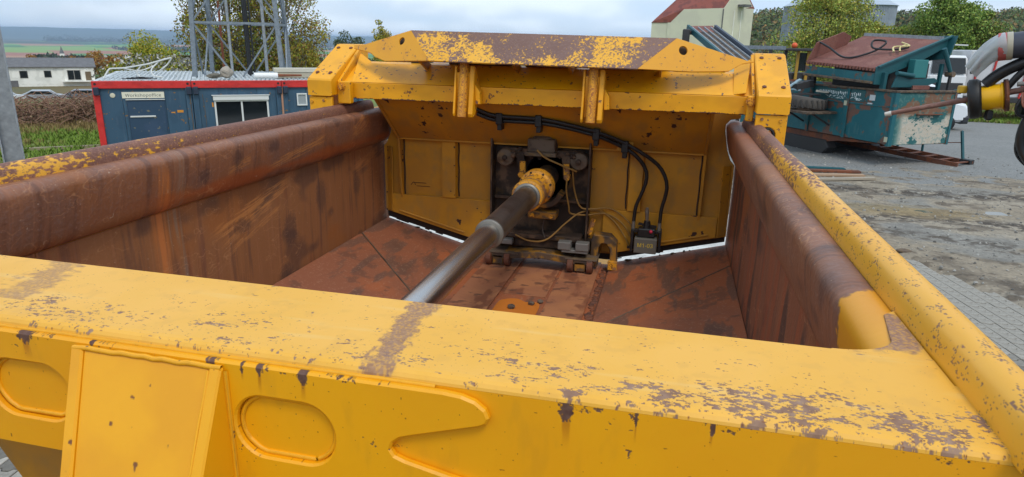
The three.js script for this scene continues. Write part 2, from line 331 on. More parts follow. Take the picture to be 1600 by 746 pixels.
// inside of the side walls: u along z (-6.2..-1.0), v down the profile (0..1.45)
function wallTex(side) {
  const S = side < 0 ? 0 : 500, L = side < 0;
  return tex(1536, 450, 1, 1, (u, v, o) => {
    const z = lerp(-6.2, -1.0, u), a = v * 1.45;                        // a: 0 groove .. 0.12 shoulder .. 0.40 bulge edge .. 1.3 floor
    const low = ss(0.36, 0.44, a + (fbm(z * 3 + S, 4, 2) - 0.5) * 0.08);
    const n = fbm(z * 2.2 + S, a * 2.2, 5), str = fbm(z * 22 + S, a * 1.3 + S, 4, 0.6), str2 = fbm(z * 70 + S, a * 2 + 9, 3, 0.6), g = fbm(z * 90 + S, a * 90, 3);
    const dark = ss(0.42, 0.62, n) * 0.8;                              // burnished patches
    o[0] = lerp(0.545, 0.475, dark); o[1] = lerp(0.35, 0.33, dark); o[2] = lerp(0.24, 0.265, dark);
    if (low > 0) mix3(o, L ? C8(146, 94, 54) : C8(136, 82, 54), low * 0.85);
    mix3(o, C8(150, 84, 44), ss(0.5, 0.72, n * 0.5 + str * 0.5) * (0.35 + 0.45 * low));
    mix3(o, C8(84, 58, 50), ss(0.50, 0.75, str) * 0.45);
    mix3(o, C8(166, 112, 80), ss(0.56, 0.78, str2) * 0.28);
    mix3(o, C8(136, 112, 108), ss(0.55, 0.75, g) * 0.28 * (1 - low));
    // dark stains
    const sp = fbm(z * 3.1 + S + 60, a * 4.2 + 30, 3); mix3(o, C8(70, 50, 46), ss(0.62, 0.76, sp) * 0.45);
    const ob = fbm(z * 1.6 + S + 20, a * 2.1 + 70, 4); mix3(o, C8(158, 92, 40), ss(0.60, 0.72, ob) * 0.5);
    if (L) {
      // runs beside the seam and bright scratches
      const e1 = Math.abs(z + 2.98 + (a - 0.3) * 0.05); mix3(o, C8(196, 116, 58), ss(0.07, 0.0, e1 + (str2 - 0.5) * 0.1) * ss(0.1, 0.25, a) * 0.85);
      const e2 = Math.abs(z + 3.10 + (a - 0.3) * 0.08); mix3(o, C8(140, 118, 102), ss(0.05, 0.0, e2 + (str2 - 0.5) * 0.16) * ss(0.3, 0.6, str) * 0.6);
      const scr = (z0, z1, a0, a1, w, k) => { const t = (z - z0) / (z1 - z0); if (t < 0 || t > 1) return; const c = lerp(a0, a1, t), e = (a - c) / w; if (Math.abs(e) > 1.2) return;
        mix3(o, C8(196, 130, 70), ss(0.44, 0.6, fbm(e * 7 + a0 * 90, t * 7 + z0, 3, 0.6) + 0.10 - 0.16 * Math.abs(e)) * k * 0.75 * ss(0, 0.12, t) * ss(1, 0.8, t)); };
      scr(-4.75, -3.9, 0.22, 0.36, 0.035, 0.95); scr(-4.35, -3.35, 0.50, 0.70, 0.045, 0.9); scr(-4.2, -3.5, 0.66, 0.86, 0.02, 0.85); scr(-4.1, -3.45, 0.60, 0.80, 0.03, 0.7); scr(-3.75, -3.5, 0.24, 0.3, 0.03, 0.7); scr(-5.5, -5.15, 0.14, 0.28, 0.07, 0.7); scr(-5.9, -5.3, 0.5, 0.62, 0.04, 0.5);
      const el = (zc, ac, rz, ra) => { const q = Math.hypot((z - zc) / rz, (a - ac) / ra); mix3(o, C8(68, 50, 48), ss(1.25, 0.55, q + (g - 0.5) * 0.6 + (str2 - 0.5) * 0.7) * 0.42); };
      el(-4.28, 0.87, 0.09, 0.13); el(-4.75, 0.72, 0.09, 0.14); el(-3.72, 0.7, 0.1, 0.05); el(-5.4, 0.75, 0.07, 0.1); el(-4.2, 1.17, 0.1, 0.06); el(-4.0, 0.2, 0.06, 0.04); el(-3.3, 0.28, 0.05, 0.05); el(-4.9, 0.12, 0.07, 0.05); el(-3.6, 0.22, 0.05, 0.06);
      const e3 = Math.abs(a - 0.46 - 0.0 * z); mix3(o, C8(166, 76, 30), ss(0.06, 0, Math.abs(a - 0.37) + (n - 0.5) * 0.12) * ss(-2.6, -3.3, z) * 0.6);
    } else {
      const e = fbm(z * 9 + 33, a * 0.9 + 2, 3); mix3(o, C8(156, 78, 44), low * ss(0.55, 0.72, e) * 0.6); mix3(o, C8(58, 44, 40), low * ss(0.6, 0.7, fbm(z * 7 + 90, a * 1.5, 3)) * 0.6);
      mix3(o, C8(150, 86, 56), (1 - low) * ss(-3.6, -5.0, z) * 0.5);
    }
    const rg = Math.abs(fbm(z * 5 + a * 4 + S, a * 13 - z * 3.5, 3) - 0.5), rg2 = Math.abs(fbm(z * 11 - a * 9 + S, a * 16 + z * 2, 2) - 0.5); mix3(o, C8(190, 138, 96), Math.max(ss(0.012, 0.003, rg), ss(0.010, 0.002, rg2)) * ss(0.42, 0.6, fbm(z * 2.4 + S + 9, a * 3, 2)) * 0.5);
    // light nicks
    const nk = vn(z * 60 + S, a * 60); mix3(o, C8(190, 170, 150), ss(0.965, 0.99, nk) * 0.8);
    // the front end still carries its paint
    const pe = z + 1.80 + (a - 0.1) * -0.5 + (fbm(z * 30 + S, a * 40, 4) - 0.5) * 0.10; const pm = ss(0, 0.02, pe); mix3(o, mixc(C8(226, 160, 20), C8(212, 140, 14), n), pm);
    o[3] = lerp(0.40 + 0.2 * n, 0.45, pm) + 0.16 * low; o[4] = (0.7 * g + 0.05 * str2 + 0.25 * n) * (1 - pm * 0.8) + pm * 0.5;
  }, 0.0022);
}
const wallL = wallTex(-1), wallR = wallTex(1);
const wallUV = g => { const u = g.attributes.uv; for (let i = 0; i < u.count; i++) u.setXY(i, (u.getX(i) + 6.2) / 5.2, u.getY(i) / 1.45); return g; };

// top rails: u along z, v round the tube (0..0.2)
function railTex(L) {
  return tex(1536, 96, 1, 1, (u, v, o) => {
    const z = lerp(-6.2, -1.0, u), a = v * 0.24, S = L ? 0 : 77;
    const n = fbm(z * 3 + S, a * 10, 4), f = fbm(z * 40 + S, a * 90, 4, 0.6), g = fbm(z * 160, a * 200 + S, 3);
    o[0] = 0.46; o[1] = 0.30; o[2] = 0.24; mix3(o, C8(150, 96, 70), ss(0.4, 0.7, n) * 0.8); mix3(o, C8(176, 132, 104), ss(0.5, 0.75, g) * 0.5); mix3(o, C8(88, 60, 52), ss(0.55, 0.7, f) * 0.4);
    // paint left: more toward the front and low on the flanks
    const cov = L ? ss(-4.2, -1.6, z) * 0.55 : ss(-5.4, -1.7, z);
    const top = Math.abs(a - 0.105) < 0.05 ? 1 : 0;
    const crest = ss(0.045, 0.0, Math.abs(a - 0.145));
    const m = ss(-0.08, 0.16, cov * 1.0 - 0.42 - crest * (L ? 0.22 : 0.30) * (1 - 0.8 * ss(-3.0, -1.9, z)) + (f - 0.5) * 1.7 + (n - 0.5) * 0.7);
    mix3(o, mixc(C8(226, 158, 16), C8(232, 172, 66), n), m);
    const c = chips(z * 1.3, a * 2, 0.06, 21) * ss(-3.4, -2, z); mix3(o, C8(120, 86, 76), c * 0.9);
    o[3] = lerp(0.6, 0.42, m) + 0.1 * c; o[4] = 0.5 + 0.3 * (g - 0.5) * (1 - m) - 0.3 * c;
  }, 0.0016);
}
const railMatL = railTex(true), railMatR = railTex(false);

// load floor
const floorMat = tex(1024, 1024, 2.4, 2.4, (u, v, o) => {
  const n = fbt(u, v, 5, 5, 3), r = fbt(u, v, 18, 4, 80), st = fb2(u, v, 24, 6, 4, 15), k = fbt(u, v, 200, 2, 6);
  o[0] = 0.56; o[1] = 0.33; o[2] = 0.22; mix3(o, C8(170, 92, 50), ss(0.4, 0.7, n) * 0.7); mix3(o, C8(100, 72, 58), ss(0.54, 0.68, st) * 0.7); mix3(o, C8(104, 68, 50), ss(0.58, 0.72, r) * 0.6);
  mix3(o, C8(170, 130, 104), ss(0.68, 0.8, k) * 0.5); o[3] = 0.55 + 0.3 * r; o[4] = 0.4 * n + 0.3 * r + 0.3 * k;
}, 0.003);
const trackMat = tex(1024, 512, 2.4, 1.2, (u, v, o) => {
  const n = fbt(u, v, 5, 5, 33), r = fbt(u, v, 18, 4, 18), st = fb2(u, v, 24, 5, 4, 55);
  o[0] = 0.62; o[1] = 0.40; o[2] = 0.28; mix3(o, C8(178, 118, 76), ss(0.4, 0.7, n) * 0.8); mix3(o, C8(120, 70, 48), ss(0.54, 0.7, st) * 0.7); mix3(o, C8(92, 62, 50), ss(0.6, 0.72, r) * 0.7);
  o[3] = 0.6; o[4] = n;
}, 0.002);

// spill plate: bare purple-brown steel with paint remnants; u 0..1 across, v 0..1 up
const spillMat = tex(1024, 160, 1, 1, (u, v, o) => {
  const x = u * 2.1, y = v * 0.33, n = fbm(x * 3 + 5, y * 3, 4), g = fbm(x * 120, y * 120, 3);
  o[0] = 0.475; o[1] = 0.35; o[2] = 0.30; mix3(o, C8(106, 74, 60), ss(0.4, 0.7, n) * 0.5); mix3(o, C8(140, 116, 110), ss(0.5, 0.75, g) * 0.35);
  const q = [[.10, .5, .09, .6, .42], [.24, .35, .11, .5, .42], [.33, .35, .04, .3, .3], [.47, .3, .035, .35, .36], [.56, .22, .03, .35, .36], [.66, .3, .03, .4, .36], [.76, .55, .08, .5, .42], [.86, .6, .06, .5, .42], [.70, .15, .2, .12, .34], [.3, .12, .25, .1, .34], [.05, .45, .04, .4, .3]];
  let d = -0.03; for (const b of q) { const e = ((u - b[0]) / b[2]) ** 2 + ((v - b[1]) / b[3]) ** 2; d += b[4] * Math.exp(-e); }
  const f = fbm(x * 75, y * 75, 5, 0.74), f2 = fbm(x * 11, y * 11, 3), m = ss(0, 0.04, f * 0.68 + f2 * 0.32 + Math.min(d, 0.42) * 0.46 - 0.65);
  mix3(o, mixc(C8(224, 158, 22), C8(232, 172, 60), n), m); o[3] = lerp(0.6, 0.45, m); o[4] = 0.35 + 0.3 * m + 0.1 * g;
}, 0.0012);
// beam front: rust ragged along the lower edge; u along x, v up
const beamMat = tex(1536, 64, 1, 1, (u, v, o) => {
  const x = u * 3.4, y = v * 0.135, n = fbm(x * 3 + 51, y * 6, 4);
  o[0] = YEL[0]; o[1] = YEL[1]; o[2] = YEL[2]; mix3(o, C8(206, 138, 8), ss(0.4, 0.7, n) * 0.6);
  const e = fbm(x * 28, 3, 4, 0.6) * 0.6 + fbm(x * 120, y * 90, 3) * 0.4; const m = ss(0, 0.004, 0.002 + (e - 0.42) * 0.05 - y);
  mix3(o, C8(102, 66, 56), m); const pin = fbm(x * 30 + 4, y * 30, 4, 0.6); mix3(o, C8(120, 74, 40), ss(0.735, 0.76, pin));
  o[3] = 0.42 + 0.3 * m; o[4] = 0.6 - 0.3 * m;
}, 0.0012);

const wornGrimy = tex(512, 512, 0.8, 0.8, (u, v, o) => {
  const n = fbt(u, v, 12, 5, 73), r = fbt(u, v, 5, 3, 21); o[0] = 0.62; o[1] = 0.43; o[2] = 0.13; mix3(o, C8(92, 72, 54), ss(0.42, 0.58, n)); mix3(o, C8(58, 46, 40), ss(0.5, 0.65, r) * 0.8); o[3] = 0.6 + 0.2 * n; o[4] = 1 - n;
}, 0.001);
const blackRubber = flat(C8(26, 25, 25), 0.55), hoseBlack = flat(C8(30, 30, 31), 0.45), blackPaint = flat(C8(28, 28, 30), 0.4);
const skirtMat = flat(C8(48, 38, 32), 0.75), zinc = flat(C8(132, 127, 118), 0.45, 0.5), steelGrey = flat(C8(118, 116, 112), 0.55, 0.2);
const chrome = new THREE.MeshStandardMaterial({ color: new THREE.Color().setRGB(0.52, 0.51, 0.50), metalness: 1, roughness: 0.25, side: THREE.DoubleSide });
const chromeDark = tex(512, 256, 1, 0.6, (u, v, o) => {
  const n = fbt(u, v, 5, 4, 43), s = fb2(u, v, 12, 96, 3, 9); o[0] = 0.52; o[1] = 0.50; o[2] = 0.48; mix3(o, C8(96, 88, 82), ss(0.4, 0.7, n) * 0.6); mix3(o, C8(150, 144, 138), ss(0.6, 0.75, s) * 0.4);
  o[3] = 0.30; o[4] = s; }, 0.0001, { metalness: 0.9 });
const wornYellow = tex(512, 512, 0.8, 0.8, (u, v, o) => {
  const n = fbt(u, v, 12, 5, 73), r = fbt(u, v, 60, 3, 21); o[0] = 0.84; o[1] = 0.58; o[2] = 0.10; mix3(o, C8(150, 106, 70), ss(0.48, 0.6, n)); mix3(o, C8(104, 62, 34), ss(0.62, 0.68, r) * 0.9); o[3] = 0.5 + 0.2 * n; o[4] = 1 - n;
}, 0.001);
const pitted = tex(512, 512, 0.6, 0.6, (u, v, o) => {
  const r = fbt(u, v, 64, 3, 21, 0.7), n = fbt(u, v, 10, 3, 40); o[0] = 0.87; o[1] = 0.60; o[2] = 0.10; mix3(o, C8(150, 84, 40), ss(0.50, 0.58, r) * 0.85); mix3(o, C8(190, 126, 60), ss(0.5, 0.7, n) * 0.4); o[3] = 0.6; o[4] = 1 - r;
}, 0.001);
const tanCable = flat(C8(150, 112, 52), 0.6);

// ---------------------------------------------------------------- the dump truck body
const truck = thing('dump_truck', 'yellow dump truck load body with rusty brown inside walls and chipped headboard', 'dump truck', [0, 0, -3.5]);
{
  const t = truck;
  // headboard
  const top = P([[-1.40, 3.062], [-1.40, 3.08], [-1.085, 3.08], [-1.075, 3.0785], [-1.0675, 3.0745], [-1.0625, 3.068], [-1.061, 3.062]], -1.70, 1.633, 'x', 0), topEnd = P([[-1.29, 3.0622], [-1.29, 3.0798], [-1.085, 3.0798], [-1.075, 3.0785], [-1.0675, 3.0745], [-1.0625, 3.068], [-1.061, 3.0622]], 1.6325, 1.715, 'x', 0);
  const fil = []; for (let i = 0; i <= 10; i++) { const a = i / 10 * Math.PI / 2; fil.push([1.44 + 0.14 * Math.sin(a), -1.50 + 0.095 * Math.cos(a)]); }
  const cornerR = [[1.44, -1.4005], [1.633, -1.4005], [1.633, -1.67], [1.604, -1.64], ...fil.reverse().map(p => [p[0], Math.min(p[1], -1.405)])];
  const cR = P(cornerR, 3.066, 3.0797, 'y', 0.001), cL = P(cornerR.map(p => [-p[0], p[1]]).reverse(), 3.066, 3.0797, 'y', 0.001);
  part('top_plate', [uvBy(top, hbUV), uvBy(topEnd, hbUV), uvBy(cR, hbUV), uvBy(cL, hbUV)], hbTop, t);
  part('front_plate', uvBy(B(-1.70, 1.714, 2.765, 3.0615, -1.398, -1.061, 0), hfUV), hbFront, t);
  const stad = (cx, cy, w, h, r) => { const p = new THREE.Path(); const x = w / 2 - r, y = h / 2 - r; for (const [sx, sy, a0] of [[1, 1, 0], [-1, 1, 1], [-1, -1, 2], [1, -1, 3]]) for (let i = 0; i <= 8; i++) { const a = (a0 + i / 8) * Math.PI / 2; const q = [cx + sx * x + r * Math.cos(a), cy + sy * y + r * Math.sin(a)]; if (!p.curves.length && !p.started) { p.moveTo(q[0], q[1]); p.started = true; } else p.lineTo(q[0], q[1]); } p.closePath(); return p; };
  const out = [[-1.62, 2.768], [-1.62, 3.058], [0.70, 3.058], [0.735, 3.055], [0.762, 3.047], [0.782, 3.032], [0.789, 3.015], [0.783, 3.002], [0.77, 2.995], [0.635, 2.953], [0.610, 2.944], [0.595, 2.931], [0.590, 2.916], [0.598, 2.903], [0.62, 2.895], [0.706, 2.877], [0.90, 2.84], [1.06, 2.768]].reverse();
  const s = shapeOf(out); s.holes.push(stad(0.360, 2.919, 0.222, 0.140, 0.066), stad(-0.278, 2.916, 0.222, 0.140, 0.066), stad(-0.92, 2.916, 0.222, 0.140, 0.066));
  part('cover_plate', uvBy(P(s, -1.0612, -1.043, 'z', 0.0045, [], 10), hfUV), hbFront, t);
  // weld beads: along the ledge and round the openings
  const bead = (pts, r) => T(pts, r, pts.length * 10, 6);
  const wob = (pts, a = 0.0012) => pts.map(p => [p[0], p[1] + (rnd() - 0.5) * a, p[2]]);
  seed(51); const led = []; for (let x = -1.6; x < 0.70; x += 0.03) led.push([x, 3.0585, -1.0605]);
  part('weld_bead', [bead(wob(led), 0.0055)], yellow, t);
  const ring = (cx, cy) => { const p = []; for (let i = 0; i <= 40; i++) { const a = i / 40 * Math.PI * 2, c = Math.cos(a), q = Math.sin(a); p.push([cx + Math.sign(c) * 0.042 + c * 0.064, cy + q * 0.066, -1.0605]); } return p; };
  for (const cx of [0.360, -0.278]) part('weld_bead', T(wob(ring(cx, 2.918), 0.002), 0.006, 90, 6), yellow, t);
  // strut in front of the headboard
  const so = [[-1.043, 3.045], [-1.030, 3.045], [-0.62, 2.15], [-0.62, 1.2], [-1.043, 1.2]];
  { const g = P([[-1.043, 3.045], [-1.030, 3.045], [-0.688, 2.30], [-0.62, 2.15], [-0.62, 1.2], [-1.043, 1.2], [-1.043, 2.30]], -0.128, -0.098, 'x', 0.004), p = g.attributes.position; for (let i = 0; i < p.count; i++) p.setX(i, p.getX(i) + Math.min(3.045 - p.getY(i), 0.745) * 0.15); part('strut_side_plate', g, cleanYellow, t); };
  part('strut_side_plate', P(so, 0.208, 0.236, 'x', 0.004), cleanYellow, t);
  part('strut_front_plate', [plane3([[0.014, 2.30, -0.6955], [0.208, 2.30, -0.6955], [0.208, 3.043, -1.036], [-0.098, 3.043, -1.036]], 0.012)], cleanYellow, t);
  const tw = []; for (let x = -0.125; x < 0.236; x += 0.02) tw.push([x, 3.046 + (rnd() - 0.5) * 0.003, -1.036]);
  part('weld_bead', bead(tw, 0.006), yellow, t);
  { const a = []; for (let i = 0; i < 20; i++) { const k = i / 19; a.push([0.2075 + (rnd() - 0.5) * 0.002, 3.04 - k * 0.6, -1.031 + k * 0.6 * 0.458]); } part('weld_bead', bead(a, 0.004), yellow, t); }
  { const a = []; for (let i = 0; i < 20; i++) { const k = i / 19; a.push([0.2385, 3.04 - k * 0.6, -1.041]); } part('weld_bead', bead(a, 0.006), yellow, t); }
  // front panel under the headboard
  part('front_panel', P([[-1.21, 2.77], [1.21, 2.77], [0.53, 1.72], [-0.53, 1.72]], -1.47, -1.44, 'z', 0.003), grimy, t);

  for (const sd of [-1, 1]) {
    const m = a => a.map(p => [p[0] * sd, p[1]]), fx = g => sd < 0 ? g : flipOwn(g);
    const arc = []; for (let i = 0; i <= 16; i++) { const a = (-60 + 205 * i / 16) * Math.PI / 180; arc.push([1.690 + 0.050 * Math.cos(a), 3.100 + 0.050 * Math.sin(a)]); } arc.push([1.6425, 3.112], [1.6385, 3.095], [1.637, 3.080], [1.6365, 3.068]);
    const rail = fx(sweepZ(m(arc), -5.80, -1.03, 60));
    { const u = rail.attributes.uv; for (let i = 0; i < u.count; i++) u.setXY(i, (u.getX(i) + 6.2) / 5.2, u.getY(i) / 0.24); }
    // faint waviness of a used rail
    { const p = rail.attributes.position; for (let i = 0; i < p.count; i++) { const z = p.getZ(i); p.setY(i, p.getY(i) + (fbm(z * 1.3 + sd * 9, 2, 2) - 0.5) * 0.008); } rail.computeVertexNormals ; }
    part('rail_end_cap', lathe([[0, 0.004], [0.04, 0.004], [0.0495, 0]], [sd * 1.690, 3.100, -1.03], [0, 0, 1], 24), yellow, t);
    part('top_rail', rail, sd < 0 ? railMatL : railMatR, t);
    const lin = [[1.660, 3.066], [1.648, 3.0645], [1.641, 3.066], [1.636, 3.070], [1.628, 3.0745], [1.612, 3.0755], [1.594, 3.0752], [1.576, 3.0715], [1.560, 3.065], [1.546, 3.054], [1.537, 3.038], [1.535, 3.02], [1.538, 2.985], [1.546, 2.93], [1.560, 2.87], [1.575, 2.815], [1.584, 2.79], [1.596, 2.77], [1.612, 2.755], [1.63, 2.745], [1.6445, 2.740]];
    const liner = fx(sweepZ(m(lin), -6.1, -1.42, 90));
    { const p = liner.attributes.position; for (let i = 0; i < p.count; i++) { const z = p.getZ(i), y = p.getY(i); p.setX(i, p.getX(i) + (fbm(z * 1.1 + sd * 20, y * 3, 3) - 0.5) * 0.012); } }
    part('upper_liner', wallUV(liner), sd < 0 ? wallL : wallR, t);
    part('rail_flange', B(sd * 1.585, sd * 1.690, 3.040, 3.0640, -1.66, -1.08, 0.003), yellow, t);
    const lw = fx(sweepZ(m([[1.645, 2.7395], [1.645, 2.5], [1.645, 2.2], [1.645, 1.955]]), -6.1, -2.25, 60, 0.44));
    { const p = lw.attributes.position; for (let i = 0; i < p.count; i++) { const z = p.getZ(i), y = p.getY(i); p.setX(i, p.getX(i) + (fbm(z * 0.9 + sd * 30, y * 2, 3) - 0.5) * 0.016); } }
    part('lower_wall', wallUV(lw), sd < 0 ? wallL : wallR, t);
    part('front_wall_end', uvBy(P([[-2.248, 2.739], [-2.248, 1.97], [-1.95, 2.45], [-1.42, 2.62], [-1.42, 2.739]].reverse(), sd * 1.643, sd * 1.66, 'x', 0.001), (x, y, z) => [(z + 6.2) / 5.2, (0.44 + 2.7395 - y) / 1.45]), sd < 0 ? wallL : wallR, t);
    const op = [[-6.1, 3.068], [-6.1, 1.93], [-2.3, 1.93], [-1.9, 2.45], [-1.07, 2.72], [-1.07, 3.068]];
    part('outer_wall', P(op, sd * 1.662, sd * 1.70, 'x', 0.003), yellow, t);
    for (const z of [-2.6, -3.7, -4.8, -5.9]) part('side_rib', B(sd * 1.70, sd * 1.78, 1.95, 2.98, z - 0.05, z + 0.05, 0.008), yellow, t);
    // load floor: two sloping plates with a diagonal joint
    const fy = x => 1.968 - (1.645 - x) * 0.262;
    const slab = pts => { const q = pts.map(([x, z]) => [sd * x, fy(x), z]); return plane3(sd > 0 ? q : q.slice().reverse(), 0.02, [], 0.003); };
    part('floor_plate', slab([[0.622, -4.44], [1.64, -5.44], [1.64, -6.045], [0.622, -6.045]]), floorMat, t);
    part('floor_plate', slab([[0.622, -2.25], [1.64, -2.25], [1.64, -5.428], [0.622, -4.428]]), floorMat, t);
    part('floor_backing', slab([[0.60, -2.25], [1.66, -2.25], [1.66, -6.035], [0.60, -6.035]]).translate(0, -0.016, 0), rustBrown, t);
    const bd = []; for (let i = 0; i <= 40; i++) { const k = i / 40, x = lerp(0.64, 1.63, k); bd.push([sd * x, fy(x) - 0.003, lerp(-4.456, -5.434, k) + (rnd() - 0.5) * 0.006]); } part('weld_bead', T(bd, 0.006, 120, 5), dustSteel, t);
  }
  // middle channel with two tracks
  part('floor_channel', B(-0.622, 0.622, 1.62, 1.678, -6.045, -1.44, 0.002), floorMat, t);
  part('roller_track', B(-0.535, -0.205, 1.678, 1.694, -6.04, -1.5, 0.003), trackMat, t);
  part('roller_track', B(0.215, 0.535, 1.678, 1.694, -6.04, -1.5, 0.003), trackMat, t);
  part('wear_strip', B(-0.17, 0.185, 1.678, 1.684, -6.04, -5.02, 0.002), trackMat, t);
  { seed(77); const g = []; for (let i = 0; i < 70; i++) { const z = -5.9 + i * 0.055, r = 0.012 + rnd() * 0.016; const q = new THREE.IcosahedronGeometry(r, 0); q.scale(1.2, 0.6, 1.6); q.rotateY(rnd() * 6); q.translate(0.578 + (rnd() - 0.5) * 0.03, 1.682, z); g.push(prep(q)); }
    const d = part('dirt_in_corner', g, rustBrown, t); d.userData.kind = 'stuff'; }
  // running gear
  for (const x of [-0.55, 0.55]) part('chassis_rail', B(x - 0.1, x + 0.1, 1.05, 1.60, -6.6, 0.6, 0.01), yellow, t);
  for (const z of [-2.6, -4.6, 1.2]) {
    part('axle', cyl([-1.1, 0.85, z], [1.1, 0.85, z], 0.14, 0.14, 16), grease, t);
    for (const sd of [-1, 1]) { const w = part('wheel', lathe([[0.42, -0.26], [0.70, -0.29], [0.82, -0.24], [0.85, -0.12], [0.85, 0.12], [0.82, 0.24], [0.70, 0.29], [0.42, 0.26]], [sd * 1.28, 0.85, z], [1, 0, 0], 40), blackRubber, t); part('rim', lathe([[0.0, -0.1], [0.2, -0.1], [0.28, 0.1], [0.42, 0.2], [0.425, -0.22]], [sd * 1.28, 0.85, z], [sd, 0, 0], 28), yellow, w); }
  }
  for (const z of [-2.6, -4.6, 1.2]) for (const x of [-0.66, 0.44]) part('suspension_bracket', B(x, x + 0.22, 0.85, 1.1, z - 0.2, z + 0.2), grease, t);
  for (const z of [-1.6, -3.2, -5.4]) part('body_support', B(-0.6, 0.6, 1.585, 1.64, z - 0.15, z + 0.15), yellow, t);
  part('strut_foot', B(-0.66, 0.66, 1.12, 1.3, -1.05, -0.6, 0.01), yellow, t);
}
function flipOwn(g) { const o = g.userData.ownUV; g = flip(g); const n = g.attributes.normal; for (let i = 0; i < n.count; i++) n.setXYZ(i, -n.getX(i), -n.getY(i), -n.getZ(i)); g.userData.ownUV = o; return g; }

// rusty water and three stones lying on the load floor
{
  const s = new THREE.Shape(); const pts = [[-0.16, 4.36], [0.17, 4.36], [0.178, 4.62], [0.172, 4.84], [0.12, 4.90], [0.05, 4.88], [-0.03, 4.93], [-0.12, 4.90], [-0.165, 4.8]];
  s.moveTo(...pts[0]); s.splineThru(pts.slice(1).concat([pts[0]]).map(p => new THREE.Vector2(...p)));
  const g = P(s, 1.6785, 1.6815, 'y', 0, [], 10); g.scale(1, 1, -1);
  const m = new THREE.MeshPhysicalMaterial({ color: new THREE.Color().setRGB(0.62, 0.19, 0.03), roughness: 0.12, side: THREE.DoubleSide });
  solo('rusty_puddle', flip(g), m, 'shallow orange rusty puddle on the floor of the load body', 'puddle', null, 'structure');
  seed(5); [[0.105, -4.835, .022], [0.165, -4.894, .02], [-0.03, -4.72, .026]].forEach(([x, z, r], i) => {
    const q = new THREE.IcosahedronGeometry(r, 1), p = q.attributes.position; for (let k = 0; k < p.count; k++) { const f = 0.8 + 0.4 * vn(p.getX(k) * 60 + i * 7, p.getY(k) * 60 + p.getZ(k) * 40); p.setXYZ(k, p.getX(k) * f * 1.2, p.getY(k) * f * 0.8, p.getZ(k) * f); }
    q.computeVertexNormals(); q.translate(x, 1.681 + r * 0.62, z); solo('stone', prep(q), dustSteel, i === 2 ? 'largest grey stone lying alone in the rusty puddle' : i === 1 ? 'small grey stone at the tip of the rusty puddle' : 'small grey stone between the largest and the tip stone of the puddle', 'stone', 'stones in the rusty puddle');
  });
}

